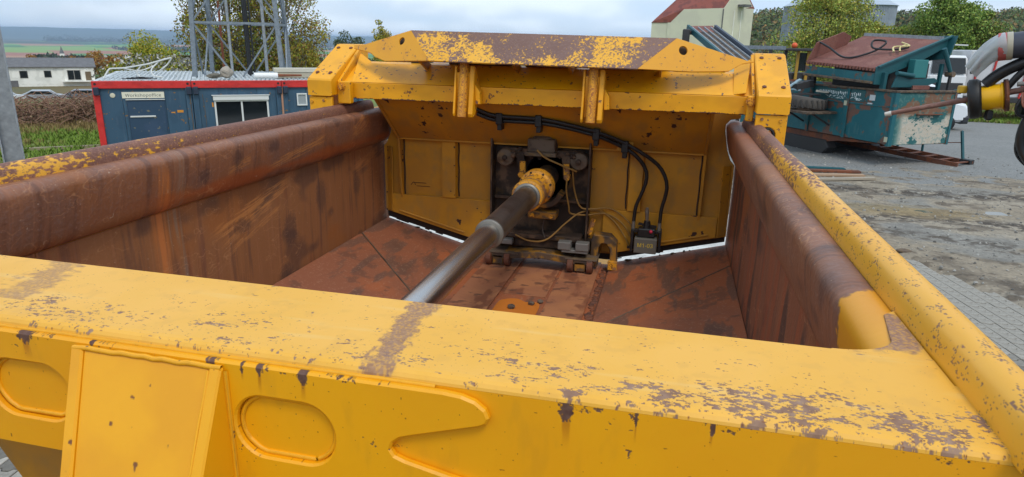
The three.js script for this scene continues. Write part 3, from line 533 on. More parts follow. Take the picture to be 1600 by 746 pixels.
// ---------------------------------------------------------------- the ejector blade
const blade = thing('ejector_blade', 'yellow ejector blade with rusty spill plate and greasy rollers between body walls', 'ejector blade', [0, 1.7, -5.9]);
{
  const t = blade, fl = x => Math.abs(x) > 0.622 ? 1.968 - (1.645 - Math.abs(x)) * 0.262 : 1.69;
  const both = a => [...a, ...a.slice().reverse().map(p => [-p[0], p[1]])];
  // back plate, its outline follows the side walls
  part('back_plate', P(both([[0.60, fl(0.64) + 0.10], [1.629, fl(1.61) + 0.10], [1.632, 2.70], [1.596, 2.74], [1.560, 2.83], [1.527, 2.99], [1.525, 3.05], [1.56, 3.09], [1.64, 3.105], [1.64, 3.20]]), -6.04, -5.98, 'z', 0.004), grimy, t);
  const sk = both([[0.60, fl(0.64) + 0.028], [1.622, fl(1.62) + 0.028], [1.622, fl(1.62) + 0.13], [0.60, fl(0.64) + 0.13]]);
  part('rubber_skirt', [P([[0.61, fl(0.64) + 0.040], [1.625, fl(1.625) + 0.040], [1.625, fl(1.625) + 0.13], [0.61, fl(0.64) + 0.13]], -6.035, -6.012, 'z', 0.002), P([[-1.625, fl(1.625) + 0.026], [-0.61, fl(0.64) + 0.034], [-0.61, fl(0.64) + 0.13], [-1.625, fl(1.625) + 0.13]], -6.035, -6.012, 'z', 0.002), B(-0.61, 0.61, 1.735, 1.83, -6.035, -6.012)], skirtMat, t);
  { seed(64); const g = []; for (let i = 0; i < 34; i++) { const x = (rnd() * 2 - 1) * 1.60, r = 0.005 + Math.pow(rnd(), 2) * 0.010; const q = new THREE.IcosahedronGeometry(r, 0); q.scale(1.8 + rnd() * 1.6, 0.8, 1); q.rotateY(rnd() * 6); q.translate(x, fl(x) + r * 0.4 + (Math.abs(x) < 0.622 ? -0.006 : 0), -6.02 + (rnd() - 0.5) * 0.03); g.push(prep(q)); }
    for (let i = 0; i < 12; i++) { const x = (rnd() * 2 - 1) * 1.6, w = 0.02 + rnd() * 0.05, h = 0.006 + rnd() * 0.008, y = fl(x) + (x > 0.62 ? 0.041 : 0.030); if (Math.abs(x) < 0.66) continue; const q = bar([x - w, y - h * 0.4 - Math.sign(x) * w * 0.262, -6.02], [x + w, y - h * 0.4 + Math.sign(x) * w * 0.262, -6.02], 0.012, h); g.push(q); }
    const m = part('dirt_in_gap', g, grease, t); m.userData.kind = 'stuff'; }
  // forward-leaning upper panel under the beam
  part('upper_panel', plane3([[-1.425, 2.795, -5.905], [1.365, 2.795, -5.905], [1.365, 3.21, -5.40], [-1.425, 3.21, -5.40]], 0.015), grimy, t);
  part('upper_panel_edge', B(-1.425, 1.365, 2.785, 2.80, -5.975, -5.893, 0.003), grimy, t);
  const ribP = [[-5.975, 2.18], [-5.945, 2.20], [-5.925, 2.28], [-5.885, 2.79], [-5.37, 3.215], [-5.975, 3.215]];
  part('side_rib', P(ribP, -1.45, -1.427, 'x', 0.003), grimy, t); part('side_rib', P(ribP, 1.367, 1.39, 'x', 0.003), grimy, t);
  // lower band with sloping foot
  const lb = s => [[s * 0.53, fl(0.64) + 0.13], [s * 0.64, fl(0.64) + 0.12], [s * 1.54, fl(1.54) + 0.11], [s * 1.54, 2.235], [s * 0.53, 2.235]];
  part('lower_band', P(lb(-1).reverse(), -5.979, -5.945, 'z', 0.005), grimy, t); part('lower_band', P(lb(1).map(p => [Math.max(p[0], 0.41), p[1]]), -5.979, -5.945, 'z', 0.005), grimy, t);
  for (const s of [-1, 1]) part('foot_weld', T([[s * 1.47, fl(1.47) + 0.15, -5.942], [s * 1.2, fl(1.2) + 0.152, -5.942], [s * 0.80, fl(0.8) + 0.155, -5.942]], 0.011, 16, 6), grimy, t);
  for (const s of [-1, 1]) part('edge_flange', plane3([[s * 1.605, fl(1.605) + 0.12, -5.975], [s * 1.545, fl(1.545) + 0.12, -5.935], [s * 1.53, 2.70, -5.935], [s * 1.60, 2.70, -5.975]], 0.012), grimy, t);
  // hat-section stiffeners
  for (const [a, b] of [[-1.03, -0.875], [0.735, 0.872]]) part('stiffener', P([[a, -5.979], [a + 0.012, -5.93], [b - 0.012, -5.93], [b, -5.979]], 2.237, 2.783, 'y', 0.004), grimy, t);
  for (const [x, a, b, z] of [[-1.418, 2.20, 2.80, -5.975], [-0.866, 2.25, 2.77, -5.977], [0.727, 2.25, 2.77, -5.977], [1.358, 2.21, 2.80, -5.975]]) part('dark_rib_seam', T([0, 1, 2, 3, 4, 5, 6].map(i => [x + 0.003 * Math.sin(i * 2.3), lerp(b, a, i / 6), z]), 0.007, 24, 5), grease, t);  // thin dark beads running down beside the ribs
  // writing scratched on the left panel
  part('scratched_marks', [B(-1.34, -1.20, 2.352, 2.358, -5.9795, -5.9775, 0), B(-1.30, -1.16, 2.32, 2.325, -5.9795, -5.9775, 0), T([[-1.36, 2.33, -5.9785], [-1.33, 2.36, -5.9785], [-1.31, 2.33, -5.9785]], 0.003, 8, 4)], flat(C8(70, 40, 22), 0.8), t);
  // middle pocket
  part('pocket_back', B(-0.50, 0.385, 1.80, 2.79, -5.978, -5.968, 0.002), grease, t);
  part('pocket_side', B(-0.518, -0.500, 1.82, 2.90, -5.979, -5.84, 0.003), grease, t); part('pocket_side', B(0.385, 0.403, 1.82, 2.90, -5.979, -5.84, 0.003), grease, t);
  part('pocket_hole', lathe([[0.0, 0], [0.2, 0], [0.215, 0.03], [0.2, 0.05]], [0, 2.51, -5.968], [0, 0, 1], 28), flat(C8(16, 14, 14), 0.9), t);
  // bearing housing above the cylinder: block, two drums and arms
  part('bearing_block', [B(-0.155, 0.095, 2.755, 2.875, -5.93, -5.74, 0.015), lathe([[0, 0.035], [0.075, 0.035], [0.09, 0.02], [0.092, 0]], [-0.03, 2.874, -5.83], [0, 1, 0.25], 24), B(-0.17, 0.11, 2.72, 2.76, -5.90, -5.72, 0.01)], dustSteel, t);
  for (const x of [-0.378, 0.296]) {
    const d = part('drum', [lathe([[0, 0.16], [0.03, 0.165], [0.034, 0.15], [0.07, 0.148], [0.078, 0.14], [0.082, 0.12], [0.082, 0]], [x, 2.682, -5.965], [0.02, 0, 1], 28)], dustSteel, t);
    part('drum_cap', lathe([[0, 0.02], [0.022, 0.018], [0.026, 0]], [x + 0.003, 2.682, -5.802], [0, 0, 1], 16), grease, d);
  }
  part('bearing_arm', bar([-0.36, 2.74, -5.88], [-0.12, 2.735, -5.86], 0.06, 0.06), grease, t); part('bearing_arm', bar([0.28, 2.735, -5.88], [0.06, 2.735, -5.86], 0.06, 0.06), grease, t);
  part('bearing_leg', bar([-0.24, 2.72, -5.85], [-0.20, 2.52, -5.85], 0.05, 0.07), grease, t); part('bearing_leg', bar([0.18, 2.72, -5.85], [0.20, 2.52, -5.85], 0.05, 0.07), grease, t);
  for (const s of [-1, 1]) part('bearing_lug', [bar([s * 0.2 - 0.005, 2.66, -5.80], [s * 0.2, 2.56, -5.80], 0.03, 0.05), cyl([s * 0.21, 2.545, -5.83], [s * 0.21, 2.545, -5.755], 0.028, 0.028, 12)], wornYellow, t);
  { seed(9); const g = []; for (let i = 0; i < 26; i++) { const q = new THREE.IcosahedronGeometry(0.012 + rnd() * 0.016, 0); q.translate(-0.30 + rnd() * 0.6, 2.70 + rnd() * 0.07, -5.86 + rnd() * 0.08); g.push(prep(q)); } const m = part('caked_dirt', g, grease, t); m.userData.kind = 'stuff'; }
  // saddle below the cylinder
  { const a = []; for (let i = 0; i <= 12; i++) { const k = (-150 + 120 * i / 12) * Math.PI / 180; a.push([0.02 + 0.19 * Math.cos(k), 2.50 + 0.24 * Math.sin(k)]); } const b = a.slice().reverse().map(p => [0.02 + (p[0] - 0.02) * 0.72, 2.50 + (p[1] - 2.5) * 0.80]);
    part('saddle', P(a.concat(b), -5.93, -5.72, 'z', 0.006), wornGrimy, t); }
  const sb = part('saddle_block', B(-0.13, 0.13, 2.155, 2.225, -5.90, -5.72, 0.012), wornGrimy, t);
  for (const x of [-0.085, 0.085]) part('bolt', hexNut(x, 2.19, -5.722, [0, 0, 1], 0.022, 0.018), wornYellow, sb);
  // cross shelf and carriage with rollers
  part('cross_bar', [B(-0.49, 0.375, 2.28, 2.31, -5.965, -5.90), B(-0.40, 0.36, 1.955, 2.005, -5.90, -5.74, 0.01)], grease, t);
  { const a = [[-0.50, 1.80], [-0.30, 1.835], [0, 1.86], [0.28, 1.835], [0.50, 1.80], [0.50, 1.775], [0.30, 1.77], [0, 1.80], [-0.30, 1.77], [-0.50, 1.775]].reverse(); part('carriage_web', P(a, -5.90, -5.66, 'z', 0.006), wornGrimy, t); for (const [x0, x1] of [[-0.52, -0.2], [0.24, 0.53]]) part('carriage_lip', B(x0, x1, 1.816, 1.830, -5.9, -5.655), dustSteel, t); }
  part('carriage_beam', B(-0.44, 0.44, 1.86, 1.955, -5.94, -5.80, 0.01), grease, t);
  for (const x of [0.225, 0.385]) part('clamp_block', B(x - 0.06, x + 0.06, 1.90, 1.975, -5.76, -5.66, 0.01), steelGrey, t);
  part('clamp_bar', B(0.20, 0.44, 1.875, 1.905, -5.75, -5.67, 0.006), steelGrey, t);
  part('clamp_block', B(-0.40, -0.26, 1.90, 1.95, -5.76, -5.68, 0.01), steelGrey, t);
  for (const x of [-0.39, 0.375]) { const h = part('roller_bracket', B(x - 0.05, x + 0.05, 1.71, 1.80, -5.78, -5.66, 0.008), wornGrimy, t); for (const d of [-0.088, 0.088]) part('roller', [lathe([[0, -0.03], [0.04, -0.03], [0.062, -0.026], [0.066, -0.02], [0.066, 0.02], [0.062, 0.026], [0.04, 0.03], [0, 0.03]], [x + d, 1.761, -5.69], [1, 0, 0], 24)], rustBrown, h); }
  // arched bracket beside the right roller
  { const a = [[0.45, 1.72], [0.45, 1.98], [0.47, 2.03], [0.62, 2.02], [0.68, 1.96], [0.69, 1.72], [0.63, 1.72], [0.625, 1.90], [0.59, 1.95], [0.545, 1.95], [0.52, 1.90], [0.515, 1.72]].reverse(); part('arch_bracket', P(a, -5.94, -5.80, 'z', 0.006), wornGrimy, t); part('arch_foot', B(0.615, 0.70, 1.715, 1.80, -5.80, -5.76, 0.006), wornYellow, t); part('arch_tongue', [bar([0.43, 2.03, -5.80], [0.46, 2.17, -5.82], 0.03, 0.03)], wornYellow, t); }
  // cables
  const cab = (n, pts, r, m) => part(n, T(pts, r, 40, 6), m, t);
  cab('grease_line', [[-0.06, 2.78, -5.72], [0.02, 2.72, -5.70], [0.16, 2.66, -5.72], [0.29, 2.60, -5.78]], 0.009, tanCable);
  cab('grease_line', [[0.21, 2.53, -5.76], [0.21, 2.42, -5.76], [0.235, 2.28, -5.78], [0.25, 2.21, -5.80], [0.38, 2.19, -5.86], [0.55, 2.20, -5.93], [0.70, 2.13, -5.93], [0.80, 2.00, -5.925], [0.845, 1.92, -5.92]], 0.008, tanCable);
  cab('grease_line', [[0.25, 2.62, -5.80], [0.27, 2.42, -5.84], [0.33, 2.27, -5.84], [0.42, 2.25, -5.86], [0.60, 2.25, -5.925], [0.76, 2.15, -5.925], [0.86, 2.0, -5.92], [0.885, 1.93, -5.92]], 0.008, tanCable);
  cab('grease_line', [[-0.24, 1.99, -5.72], [-0.1, 1.955, -5.68], [0.06, 1.98, -5.68], [0.22, 2.13, -5.76], [0.34, 2.215, -5.85], [0.50, 2.22, -5.925], [0.64, 2.13, -5.93], [0.74, 2.0, -5.925], [0.79, 1.91, -5.92]], 0.008, tanCable);
  cab('grease_line', [[0.02, 2.155, -5.74], [0.01, 2.05, -5.74], [0.04, 1.99, -5.70]], 0.007, flat(C8(60, 50, 44), 0.6));
  part('line_clamp', [B(0.77, 0.86, 1.895, 1.92, -5.94, -5.90), B(0.84, 0.90, 1.91, 1.935, -5.94, -5.90)], grease, t);
  // hydraulic hoses to the valve
  cab('hydraulic_hose', [[-0.55, 3.10, -5.50], [-0.40, 3.045, -5.56], [-0.02, 3.035, -5.57], [0.22, 3.00, -5.60], [0.46, 2.94, -5.66], [0.64, 2.86, -5.76], [0.78, 2.78, -5.80], [0.88, 2.66, -5.84], [0.90, 2.55, -5.85], [0.865, 2.42, -5.86], [0.825, 2.30, -5.87], [0.815, 2.16, -5.87]], 0.017, hoseBlack);
  cab('hydraulic_hose', [[-0.55, 3.145, -5.47], [-0.40, 3.085, -5.53], [-0.02, 3.072, -5.54], [0.22, 3.035, -5.57], [0.46, 2.975, -5.63], [0.66, 2.895, -5.73], [0.84, 2.80, -5.78], [1.0, 2.68, -5.84], [1.075, 2.54, -5.85], [1.075, 2.42, -5.86], [1.05, 2.30, -5.87], [1.045, 2.16, -5.87]], 0.017, hoseBlack);
  for (const [x, y, z] of [[-0.36, 3.06, -5.545], [-0.02, 3.055, -5.55], [0.46, 2.955, -5.65], [0.70, 2.845, -5.765]]) part('hose_clamp', [B(x - 0.03, x + 0.03, y - 0.05, y + 0.05, z - 0.06, z + 0.035, 0.01), B(x - 0.02, x + 0.02, y - 0.10, y - 0.04, z - 0.10, z + 0.01, 0.006)], blackPaint, t);
  part('clamp_plate', B(0.63, 0.77, 2.80, 2.93, -5.90, -5.80), grimy, t);
  // valve block
  const vb = part('valve_box', B(0.835, 1.035, 1.895, 2.035, -5.93, -5.78, 0.01), flat(C8(96, 92, 84), 0.6), t);
  part('valve_body', [B(0.86, 1.015, 2.035, 2.12, -5.91, -5.81, 0.015), cyl([0.935, 2.12, -5.86], [0.935, 2.18, -5.86], 0.035, 0.028, 12), B(0.83, 0.87, 2.07, 2.10, -5.88, -5.84), B(1.0, 1.04, 2.07, 2.10, -5.88, -5.84), bar([0.86, 2.15, -5.86], [1.02, 2.13, -5.86], 0.02, 0.02)], blackPaint, t);
  part('valve_lever', [cyl([0.933, 2.18, -5.86], [0.928, 2.26, -5.845], 0.014, 0.018, 10), cyl([0.928, 2.26, -5.845], [0.926, 2.305, -5.835], 0.02, 0.012, 10)], zinc, t);
  part('hose_fitting', [cyl([0.815, 2.075, -5.87], [0.815, 2.17, -5.87], 0.018, 0.016, 10), bar([0.815, 2.085, -5.87], [0.87, 2.085, -5.86], 0.022, 0.022)], zinc, t);
  part('hose_fitting', [cyl([1.045, 2.075, -5.87], [1.045, 2.17, -5.87], 0.018, 0.016, 10), bar([1.045, 2.085, -5.87], [0.99, 2.085, -5.86], 0.022, 0.022)], zinc, t);
  part('red_plug', new THREE.SphereGeometry(0.016, 12, 8).translate(0.975, 2.098, -5.802), flat(C8(190, 24, 60), 0.5), t);
  part('side_bracket', B(0.80, 0.825, 1.90, 2.10, -5.94, -5.82), blackPaint, t); part('side_bracket', B(1.045, 1.07, 1.90, 2.10, -5.94, -5.82), blackPaint, t);
  { const font = await new FontLoader().loadAsync('fonts/droid/droid_sans_regular.typeface.json'); const g = new TextGeometry('M1-03', { font, size: 0.036, depth: 0.001, curveSegments: 3 }); g.translate(0.862, 1.955, -5.7797); part('box_marking', prep(g), flat(C8(206, 176, 40), 0.6), vb); }

  // box beam across the top
  const beamUV = (x, y, z) => [(x + 1.75) / 3.4, (y - 3.20) / 0.135];
  part('top_beam_front', uvBy(B(-1.685, 1.645, 3.20, 3.334, -5.40, -5.30, 0.006), beamUV), beamMat, t);
  part('top_beam_slope', P([[-5.318, 3.333], [-5.306, 3.3375], [-5.58, 3.486], [-5.70, 3.498], [-5.70, 3.21], [-5.401, 3.21], [-5.401, 3.333]].reverse(), -1.68, 1.64, 'x', 0.002), yellow, t);
  for (const [cx, fr] of [[-0.55, 0.3], [0.05, 0.22], [0.72, 0.3], [1.25, 0.2], [-1.15, 0.05]]) part('beam_stop', B(cx - fr, cx + fr, 3.48, 3.57, -5.69, -5.65, 0.01), grease, t);
  for (const s of [-1, 1]) {
    const x0 = s < 0 ? -1.92 : 1.655, x1 = s < 0 ? -1.70 : 1.885, br = [[-5.125, 3.228], [-5.125, 3.352], [-5.135, 3.366], [-5.15, 3.374], [-5.68, 3.640], [-5.72, 3.643], [-5.86, 3.643], [-5.86, 3.228]];
    const bk = part('end_bracket', P(br.slice().reverse(), x0, x1, 'x', 0.008), yellow, t);
    const n = V(0, 0.53, 0.266).normalize();
    for (const f of [0.14, 0.88]) for (const xx of [x0 + 0.05, x1 - 0.05]) part('bolt', [hexNut(xx, lerp(3.374, 3.640, f), lerp(-5.15, -5.68, f), [0, n.y, n.z], 0.017, 0.008)], rustBrown, bk);
    // guide plate with a round hole outside the rail
    const hole = new THREE.Path(); const hx = s < 0 ? -1.772 : 1.752; hole.absellipse(hx, 3.075, 0.058, 0.058, 0, Math.PI * 2, true);
    const gp = shapeOf([[x0 + 0.006, 2.93], [x1 - 0.006, 2.93], [x1 - 0.006, 3.218], [x0 + 0.006, 3.218]]); gp.holes.push(hole);
    const gpm = part('guide_plate', P(gp, -5.17, -5.14, 'z', 0.004, [], 16), yellow, t);
    part('guide_bush', lathe([[0.040, -0.06], [0.056, -0.06], [0.056, 0.0], [0.048, 0.006], [0.040, 0.0]], [hx, 3.075, -5.142], [0, 0, 1], 24), blackRubber, gpm);
    const bo = s < 0 ? [[x0 + 0.03, 3.175], [x0 + 0.14, 3.19]] : [[x1 - 0.05, 3.18], [x1 - 0.05, 3.01], [x0 + 0.05, 3.19]]; for (const [a, b] of bo) part('bolt', hexNut(a, b, -5.141, [0, 0, 1], 0.013, 0.01), wornYellow, gpm);
    part('guide_web', B(s < 0 ? x0 + 0.004 : x1 - 0.03, s < 0 ? x0 + 0.03 : x1 - 0.004, 2.93, 3.226, -5.85, -5.172, 0.003), yellow, t);
    // plate between bracket and beam
    const i0 = s < 0 ? -1.698 : 1.60, i1 = s < 0 ? -1.58 : 1.653;
    part('joining_plate', [B(i0, i1, 3.16, 3.345, -5.29, -5.225, 0.01)], yellow, t);
    part('joining_web', P([[-5.23, 3.345], [-5.68, 3.635], [-5.70, 3.21], [-5.29, 3.21]].reverse(), s < 0 ? -1.698 : 1.63, s < 0 ? -1.672 : 1.653, 'x', 0.004), yellow, t);
    part('fillet_plate', plane3(s < 0 ? [[-1.60, 3.338, -5.302], [-1.50, 3.345, -5.32], [-1.56, 3.50, -5.62], [-1.67, 3.60, -5.64]] : [[1.50, 3.345, -5.32], [1.60, 3.338, -5.302], [1.63, 3.60, -5.64], [1.52, 3.50, -5.62]], 0.01), yellow, t);
    part('joint_bolt', [hexNut(s < 0 ? -1.655 : 1.622, 3.30, -5.226, [0, 0, 1], 0.026, 0.03), cyl([s < 0 ? -1.655 : 1.622, 3.30, -5.228], [s < 0 ? -1.655 : 1.622, 3.30, -5.215], 0.034, 0.034, 16)], pitted, t);
  }
  // spill plate: middle and two wings with holes
  const A1 = [-1.052, 3.766, -5.30], A2 = [1.057, 3.742, -5.30], A3 = [0.793, 3.520, -5.08], A4 = [-0.822, 3.536, -5.08];
  const sp = plane3([A4, A3, A2, A1], 0.016, [], 0.002);
  part('spill_plate', uvBy(sp, (x, y, z) => [(x + 1.06) / 2.12, (y - 3.515) / 0.25]), spillMat, t);
  const wl = [[-0.824, 3.5355, -5.083], [-1.052, 3.766, -5.3], [-1.57, 3.641, -5.461], [-1.66, 3.635, -5.52], [-1.655, 3.605, -5.50], [-1.458, 3.581, -5.381], [-1.40, 3.55, -5.34], [-1.284, 3.519, -5.273], [-1.012, 3.529, -5.159]];
  const wr = [[1.057, 3.742, -5.30], [0.795, 3.5195, -5.082], [1.18, 3.504, -5.254], [1.40, 3.508, -5.36], [1.462, 3.513, -5.39], [1.553, 3.565, -5.456], [1.645, 3.578, -5.52], [1.59, 3.589, -5.483]];
  part('spill_back', plane3([[1.03, 3.735, -5.315], [1.03, 3.585, -5.68], [-1.03, 3.60, -5.68], [-1.03, 3.755, -5.315]], 0.012), grimy, t);  // unseen plate, added to keep overhead sky off the beam slope
  part('spill_wing', [plane3(wl, 0.016, [{ c: [-1.134, 3.68, -5.291], r: 0.032 }])], wornYellow2(), t);
  part('spill_wing', [plane3(wr, 0.016, [{ c: [1.111, 3.654, -5.287], r: 0.034 }])], wornYellow2(), t);
  part('wing_backing', plane3([[-0.95, 3.60, -5.25], [-1.06, 3.745, -5.37], [-1.5, 3.63, -5.50], [-1.28, 3.56, -5.38]], 0.01), grease, t); part('wing_backing', plane3([[1.06, 3.72, -5.37], [0.92, 3.58, -5.22], [1.3, 3.55, -5.40], [1.5, 3.585, -5.50]], 0.01), grease, t);
  for (const x of [-1.0, -0.2, 0.25, 0.95]) part('plate_stay', bar([x, 3.45, -5.60], [x, 3.60, -5.19 - (Math.abs(x) > 0.9 ? 0.04 : 0)], 0.02, 0.07), grimy, t);
  // two hooks hanging from the beam
  for (const x of [-0.565, 0.465]) {
    const hp = [[-5.31, 3.20], [-5.31, 3.40], [-5.24, 3.49], [-5.20, 3.50], [-5.13, 3.13], [-5.14, 3.105], [-5.17, 3.10], [-5.22, 3.12], [-5.29, 3.19]].reverse();
    const h = part('hook', P(hp, x - 0.080, x - 0.062, 'x', 0.004), yellow, t);
    part('hook_plate', P(hp, x + 0.045, x + 0.085, 'x', 0.006), yellow, h);
    part('hook_pin', [cyl([x, 3.53, -5.20], [x, 3.105, -5.115], 0.036, 0.036, 16)], pitted, h);
    part('hook_web', B(x - 0.06, x + 0.045, 3.14, 3.45, -5.30, -5.19, 0.003), yellow, h);
    part('hook_gusset', P([[x + 0.09, 3.20], [x + 0.085, 3.36], [x + 0.125, 3.30], [x + 0.13, 3.205]].reverse(), -5.31, -5.20, 'z', 0.004), yellow, h);
  }
}
function wornYellow2() { return wornYellow2.m || (wornYellow2.m = tex(512, 512, 0.9, 0.9, (u, v, o) => {
  const n = fbt(u, v, 9, 5, 73, 0.6), r = fbt(u, v, 40, 4, 21, 0.65); o[0] = 0.87; o[1] = 0.60; o[2] = 0.08; mix3(o, C8(126, 84, 66), ss(0.62, 0.66, n * 0.45 + r * 0.55)); mix3(o, C8(206, 140, 40), ss(0.45, 0.7, n) * 0.4); o[3] = 0.48 + 0.1 * n; o[4] = 0.5 - 0.3 * ss(0.62, 0.66, n * 0.45 + r * 0.55);
}, 0.001)); }

// ---------------------------------------------------------------- the ram
{
  const t = thing('hydraulic_ram', 'long polished telescopic hydraulic ram reaching from headboard to blade', 'hydraulic ram', [0, 2.51, -3.6]), y = 2.51, ax = [0, 0, 1];
  part('rod', [lathe([[0.0, 0], [0.073, 0], [0.073, 1.3], [0.0735, 1.302], [0.0735, 1.31], [0.073, 1.312], [0.073, 2.48], [0, 2.48]], [0, y, -3.93], ax, 48)], chrome, t);
  part('sleeve', lathe([[0.088, 0], [0.088, 1.13], [0.073, 1.13]], [0, y, -5.06], ax, 48), chromeDark, t);
  part('gland_ring', lathe([[0.073, 0.0], [0.090, 0.0], [0.0945, 0.004], [0.0945, 0.024], [0.091, 0.028], [0.073, 0.032]], [0, y, -3.945], ax, 48), zinc, t);
  part('end_collar', lathe([[0.150, 0.0], [0.150, 0.10], [0.142, 0.115], [0.128, 0.118], [0.120, 0.14], [0.118, 0.34], [0.128, 0.36], [0.130, 0.42], [0.122, 0.44], [0.089, 0.44]], [0, y, -5.50], ax, 40), wornYellow, t);
  part('collar_seal', lathe([[0.089, 0.0], [0.108, 0.0], [0.108, 0.02], [0.089, 0.022]], [0, y, -5.062], ax, 40), zinc, t);
  part('end_eye', cyl([0, y, -5.96], [0, y, -5.50], 0.105, 0.105, 28), grease, t);
  part('collar_bolts', [0, 1, 2, 3, 4, 5, 6, 7].map(i => { const a = i / 8 * 6.283 + 0.3; return hexNut(0.136 * Math.cos(a), y + 0.136 * Math.sin(a), -5.386, [0, 0, 1], 0.011, 0.008); }), grease, t);
}

// ---------------------------------------------------------------- ground, fields and hills
const deg = Math.PI / 180;
function terrainH(x, z) {
  const dx = x - 1, r = Math.hypot(dx, z), az = Math.atan2(dx, -z) / deg;       // 0 = along the truck, negative = left
  const left = 1 - ss(-8, 4, az);                                              // the land falls away on the left
  const back = ss(100, 140, Math.abs(az));
  let d = 0;
  d -= 5.6 * ss(38, 125, r) + 9 * ss(150, 420, r) + 44 * ss(400, 1900, r);
  d *= left * (1 - back);
  d += (fbm(x * 0.004 + 5, z * 0.004 + 9, 4) - 0.5) * 10 * ss(500, 2500, r);
  // far ridge across the valley
  const rg = ss(8200, 11500, r) * (1 - 0.45 * ss(11500, 15000, r)); d += rg * left * (1 - back) * (105 + 60 * (fbm(az * 0.13 + 30, 3, 4) - 0.5) + 26 * ss(-36, -49, az));
  // wooded hill on the right
  const hl = ss(-1, 6.5, az) * (1 - back); d += hl * ss(170, 560, r) * (23.5 + 7 * (fbm(az * 0.16 + 8, 1.5, 3) - 0.5)) ;
  return d;
}
{
  const azs = []; for (let a = -180; a < -62; a += 6) azs.push(a); for (let a = -62; a < 32; a += 0.16) azs.push(a); for (let a = 32; a <= 180; a += 6) azs.push(a); if (azs[azs.length - 1] < 180) azs.push(180);
  const rr = [0.5, 5, 10, 15, 20, 24, 28, 32, 36, 40, 44, 48, 52, 56, 60, 66, 72, 80, 90, 100, 112, 125, 140, 155, 170, 190]; let q = 190; while (q < 16500) { q *= 1.026; rr.push(q); }
  const pos = [], col = [], idx = [], n = azs.length;
  const pal = [[.10, .26, .02], [.36, .14, .06], [.06, .22, .02], [.40, .20, .09], [.14, .26, .03], [.34, .12, .06], [.05, .16, .02], [.20, .32, .04]];
  const cl = [0, 0, 0];
  for (const r of rr) for (const a of azs) {
    const x = 1 + r * Math.sin(a * deg), z = -r * Math.cos(a * deg); pos.push(x, terrainH(x, z) - 0.03, z);
    const n1 = fbm(x * 0.09, z * 0.09, 4), n2 = fbm(x * 0.5, z * 0.5, 3);
    if (r < 110) {
      if (a < -20 && r > 15 || z < -41 + (n1 - 0.5) * 5) { cl[0] = .15; cl[1] = .21; cl[2] = .035; mix3(cl, [.22, .18, .07], ss(0.45, 0.65, n1) * 0.8); mix3(cl, [.10, .075, .045], ss(0.5, 0.7, n2) * 0.5); }
      else { cl[0] = .22; cl[1] = .21; cl[2] = .19; mix3(cl, [.16, .15, .135], n1); }
      if (a < -20 && r > 52) { mix3(cl, [.12, .11, .06], 0.5); }
    } else if (a > -6) { cl[0] = .05; cl[1] = .07; cl[2] = .025; mix3(cl, [.10, .065, .03], ss(0.45, 0.65, n1)); if (r < 220) mix3(cl, [.08, .13, .03], 0.8); }
    else if (r < 900) { cl[0] = .08; cl[1] = .09; cl[2] = .035; mix3(cl, [.16, .10, .03], ss(0.42, 0.6, fbm(x * 0.03, z * 0.03, 3)) * 0.8); mix3(cl, [.07, .12, .03], ss(0.5, 0.62, fbm(x * 0.011 + 9, z * 0.011, 3))); }
    else if (r < 8200) {
      const wx = x + 160 * (fbm(x * 0.0012, z * 0.0012, 2) - 0.5), wz = z; const u = (wx * 0.80 + wz * 0.6) / 420, v = (-wx * 0.6 + wz * 0.8) / 300; const iu = Math.floor(u + 0.37 * Math.floor(v)), iv = Math.floor(v);
      const p = pal[Math.floor(RT[((iv & 255) << 8) + (iu & 255)] * pal.length)]; cl[0] = p[0]; cl[1] = p[1]; cl[2] = p[2]; mix3(cl, [.03, .045, .02], ss(4400, 5400, r) * ss(0.46, 0.54, fbm(x * 0.0016, z * 0.0016, 3)) * 0.85);
    } else { cl[0] = .05; cl[1] = .075; cl[2] = .035; mix3(cl, [.14, .14, .08], ss(0.5, 0.58, fbm(x * 0.0011 + 30, z * 0.0011, 3)) * ss(9500, 8200, r)); }
    col.push(cl[0], cl[1], cl[2]);
  }
  for (let j = 0; j < rr.length - 1; j++) for (let i = 0; i < n - 1; i++) { const a = j * n + i, b = a + 1, c = a + n, d = c + 1; idx.push(a, b, c, b, d, c); }
  const g = new THREE.BufferGeometry(); g.setAttribute('position', new THREE.Float32BufferAttribute(pos, 3)); g.setAttribute('color', new THREE.Float32BufferAttribute(col, 3)); g.setIndex(idx); g.computeVertexNormals();
  const m = new THREE.Mesh(g, new THREE.MeshStandardMaterial({ vertexColors: true, roughness: 1, side: THREE.DoubleSide })); m.name = 'terrain'; m.userData = { kind: 'structure', label: 'grass, fields and far blue hills of the open valley' }; m.receiveShadow = true; scene.add(m);
}
const leafMat = new THREE.MeshStandardMaterial({ vertexColors: true, roughness: 0.85, side: THREE.DoubleSide });
const barkMat = tex(256, 256, 0.6, 0.6, (u, v, o) => { const n = fb2(u, v, 16, 5, 4, 7); o[0] = 0.34; o[1] = 0.29; o[2] = 0.24; mix3(o, C8(54, 44, 36), ss(0.4, 0.65, n)); o[3] = 0.9; o[4] = n; }, 0.01);
const paleBark = tex(256, 256, 0.6, 0.6, (u, v, o) => { const n = fbt(u, v, 10, 4, 7); o[0] = 0.62; o[1] = 0.58; o[2] = 0.53; mix3(o, C8(80, 70, 60), ss(0.5, 0.65, n)); o[3] = 0.9; o[4] = n; }, 0.006);

